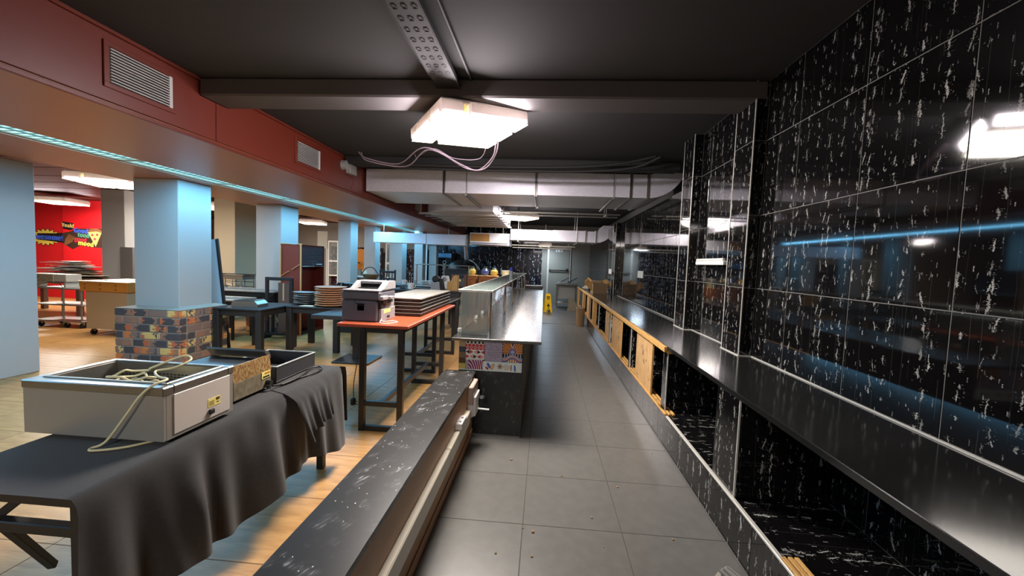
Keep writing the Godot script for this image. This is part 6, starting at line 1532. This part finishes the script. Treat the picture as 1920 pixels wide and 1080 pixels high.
func far_end() -> void:
	var g: G
	# white framed glazing in front of the far wall
	var wn = [[-6.55, -6.0, "white framed dark window between the slim pillars and the broad grey pillar"], [-5.1, -4.85, "narrow white framed window beside the broad grey pillar"], [-9.05, -8.2, "white framed dark window behind the red shutter cabinet"]]
	for i in 3:
		g = G.new()
		var a: float = wn[i][0]; var b: float = wn[i][1]
		for x in [a, (a + b) * 0.5, b]: g.span(Vector3(x - 0.03, 0.0, -16.93), Vector3(x + 0.03, 2.2, -16.87), 0.004)
		for y in [0.75, 1.35, 2.17]: g.span(Vector3(a, y, -16.925), Vector3(b, y + 0.06, -16.875), 0.004)
		var w = struct("window_%d" % (i + 1), g, M.white, wn[i][2])
		g = G.new(); g.span(Vector3(a + 0.03, 0.8, -16.905), Vector3(b - 0.03, 2.17, -16.895)); obj("pane", g, M.glass, w)
	var pb = thing("white_board", "white board on a tall white post behind the red shutter cabinet", "board", Vector3(-7.6, 0.0, -14.0))
	g = G.new(); g.span(Vector3(-0.3, 1.85, -0.02), Vector3(0.06, 2.44, 0.0), 0.004); obj("board", g, mat(Color(0.8, 0.82, 0.76), 0.5), pb)
	g = G.new(); g.span(Vector3(0.0, 0.0, -0.05), Vector3(0.06, 2.44, -0.021), 0.004); obj("post", g, M.white, pb)
	# oven dome with flue
	var dm = thing("oven_dome", "dark domed oven hood with a steel flue and edge behind the crockery table", "oven", Vector3(-2.75, 0.0, -14.2))
	obj("base", G.new().span(Vector3(-0.6, 0.0, -0.6), Vector3(0.6, 1.3, 0.6), 0.02), M.black, dm)
	var pr = []
	for i in 13: pr.append(Vector2(0.56 * cos(PI / 2 * i / 12.0), 1.301 + 0.34 * sin(PI / 2 * i / 12.0)))
	obj("dome", G.new().lathe(Vector3.ZERO, pr, 28), mat(Color(0.1, 0.09, 0.09), 0.4), dm)
	g = G.new(); g.tube(smooth([Vector3(0.12, 1.66, 0.1), Vector3(0.32, 1.6, 0.25), Vector3(0.48, 1.48, 0.32), Vector3(0.56, 1.32, 0.32)], 5), 0.035, 8); obj("edge_band", g, M.steel, dm)
	g = G.new(); g.cyl(Vector3(0.08, 1.63, 0.0), Vector3(0.2, 2.1, 0.9), 0.06, 0.06, 14); obj("flue", g, M.zinc, dm)
	# rail on posts
	var rl = thing("hand_rail", "thin steel rail on posts in front of the oven dome", "rail", Vector3(-3.3, 0.0, -13.2))
	g = G.new(); g.cyl(Vector3(-0.85, 1.44, 0), Vector3(0.95, 1.44, 0), 0.02, 0.02, 10); obj("rail", g, M.steel, rl)
	for x in [-0.8, 0.1, 0.9]: obj("post", G.new().cyl(Vector3(x, 0.0, 0), Vector3(x, 1.42, 0), 0.018, 0.018, 10), M.steel, rl)
	# fridge with round marks
	var fr = thing("drinks_fridge", "dark glass-fronted fridge with a pale blue header by the far marble wall", "fridge", Vector3(-3.9, 0.0, -16.4))
	g = G.new(); g.span(Vector3(-0.27, 0.0, -0.4), Vector3(0.27, 1.9, 0.3), 0.01); obj("body", g, M.black, fr)
	g = G.new(); g.span(Vector3(-0.27, 1.7, 0.3), Vector3(0.27, 1.86, 0.315), 0.004); obj("header", g, mat(Color(0.45, 0.68, 0.85), 0.4), fr)
	g = G.new(); g.span(Vector3(-0.24, 0.1, 0.3), Vector3(0.24, 1.68, 0.312), 0.003); obj("door", g, M.marble1, fr)
	g = G.new()
	for i in 5:
		var rp = []
		for a in 17: rp.append(Vector3(0.0 + 0.06 * cos(TAU * a / 16.0), 0.95 + i * 0.14 + 0.06 * sin(TAU * a / 16.0), 0.318))
		g.tube(PackedVector3Array(rp), 0.012, 6)
	obj("ring_mark", g, M.white, fr)
	# steel work table with leaning frames
	var st = thing("steel_table", "stainless steel work table with round legs at the end of the aisle", "table", Vector3(0.88, 0.0, -15.6))
	g = G.new(); g.span(Vector3(-0.42, 0.86, -0.5), Vector3(0.4, 0.9, 0.35), 0.01); obj("top", g, M.steel, st)
	g = G.new(); g.span(Vector3(-0.36, 0.18, -0.45), Vector3(0.36, 0.2, 0.3), 0.004); g.span(Vector3(-0.36, 0.3, -0.46), Vector3(0.36, 0.85, -0.44)); obj("undershelf", g, M.steel_dull, st)
	for x in [-0.37, 0.36]:
		for z in [-0.44, 0.3]: obj("leg", G.new().cyl(Vector3(x, 0.0, z), Vector3(x, 0.86, z), 0.022, 0.022, 10), M.steel, st)
	for q in [[-0.1, 0.5, "small framed tray leaning on the steel work table, nearer the door"], [0.2, 0.6, "grey framed tray leaning on the steel work table, nearer the marble wall"]]:
		g = G.new(); g.bar(Vector3(-0.17, 0.03, 0), Vector3(0.16, 0.22, 0), 0.3, 0.02)
		var f2 = thing("framed_tray", q[2], "tray", Vector3(0.88 + q[0], 0.901, -15.6), 0.0, "trays on the steel table")
		obj("panel", g, M.grey_wall, f2)
		g = G.new(); g.bar(Vector3(-0.18, 0.045, 0), Vector3(0.15, 0.235, 0), 0.32, 0.006); obj("frame", g, M.black, f2)
	g = G.new(); g.span(Vector3(0.5, 0.901, -15.36), Vector3(0.7, 0.95, -15.27), 0.006)
	tag(obj("paper_pack", g, M.white), "small white pack on the edge of the steel work table", "pack")
	g = G.new(); g.prism(PackedVector2Array([Vector2(-0.18, 0.0), Vector2(0.3, 0.0), Vector2(0.02, 0.42), Vector2(-0.12, 0.5)]), -0.02, 0.02)
	tag(obj("angled_panel", g, M.stained, self, Vector3(1.3 - 0.26, 0.0, -14.6)), "three-cornered brown panel standing on the floor by the steel work table", "panel")
	# wet floor sign
	var ws = thing("wet_floor_sign", "yellow folding wet floor sign beside the end of the serving counter", "sign", Vector3(0.17, 0.0, -13.9), 0.25)
	for s in [-1.0, 1.0]:
		g = G.new()
		g.t = Transform3D(Basis(Vector3.RIGHT, -s * 0.2), Vector3(0, 0, s * 0.13))
		g.prism(PackedVector2Array([Vector2(-0.13, 0.0), Vector2(-0.07, 0.0), Vector2(-0.055, 0.1), Vector2(0.055, 0.1), Vector2(0.07, 0.0), Vector2(0.13, 0.0), Vector2(0.085, 0.6), Vector2(0.05, 0.63), Vector2(-0.05, 0.63), Vector2(-0.085, 0.6)]), -0.008, 0.008)
		var lf = obj("panel", g, M.yellow, ws)
		if s > 0.0:
			g = G.new(); g.t = Transform3D(Basis(Vector3.RIGHT, -s * 0.2), Vector3(0, 0, s * 0.13))
			g.prism(PackedVector2Array([Vector2(-0.055, 0.2), Vector2(0.055, 0.2), Vector2(0.0, 0.31)]), 0.008, 0.01)
			g.span(Vector3(-0.06, 0.5, 0.008), Vector3(0.06, 0.535, 0.01)); g.span(Vector3(-0.05, 0.44, 0.008), Vector3(0.05, 0.47, 0.01)); g.span(Vector3(-0.02, 0.13, 0.008), Vector3(0.02, 0.17, 0.01))
			obj("warning_marks", g, M.black, lf)
	g = G.new(); g.cyl(Vector3(-0.06, 0.615, 0), Vector3(0.06, 0.615, 0), 0.012); obj("hinge", g, M.yellow, ws)

func _ready() -> void:
	rng.seed = 1234
	setup()
	make_materials()
	lamps()
	setting()
	services()
	worktop()
	counter()
	draped_table()
	appliances()
	dining()
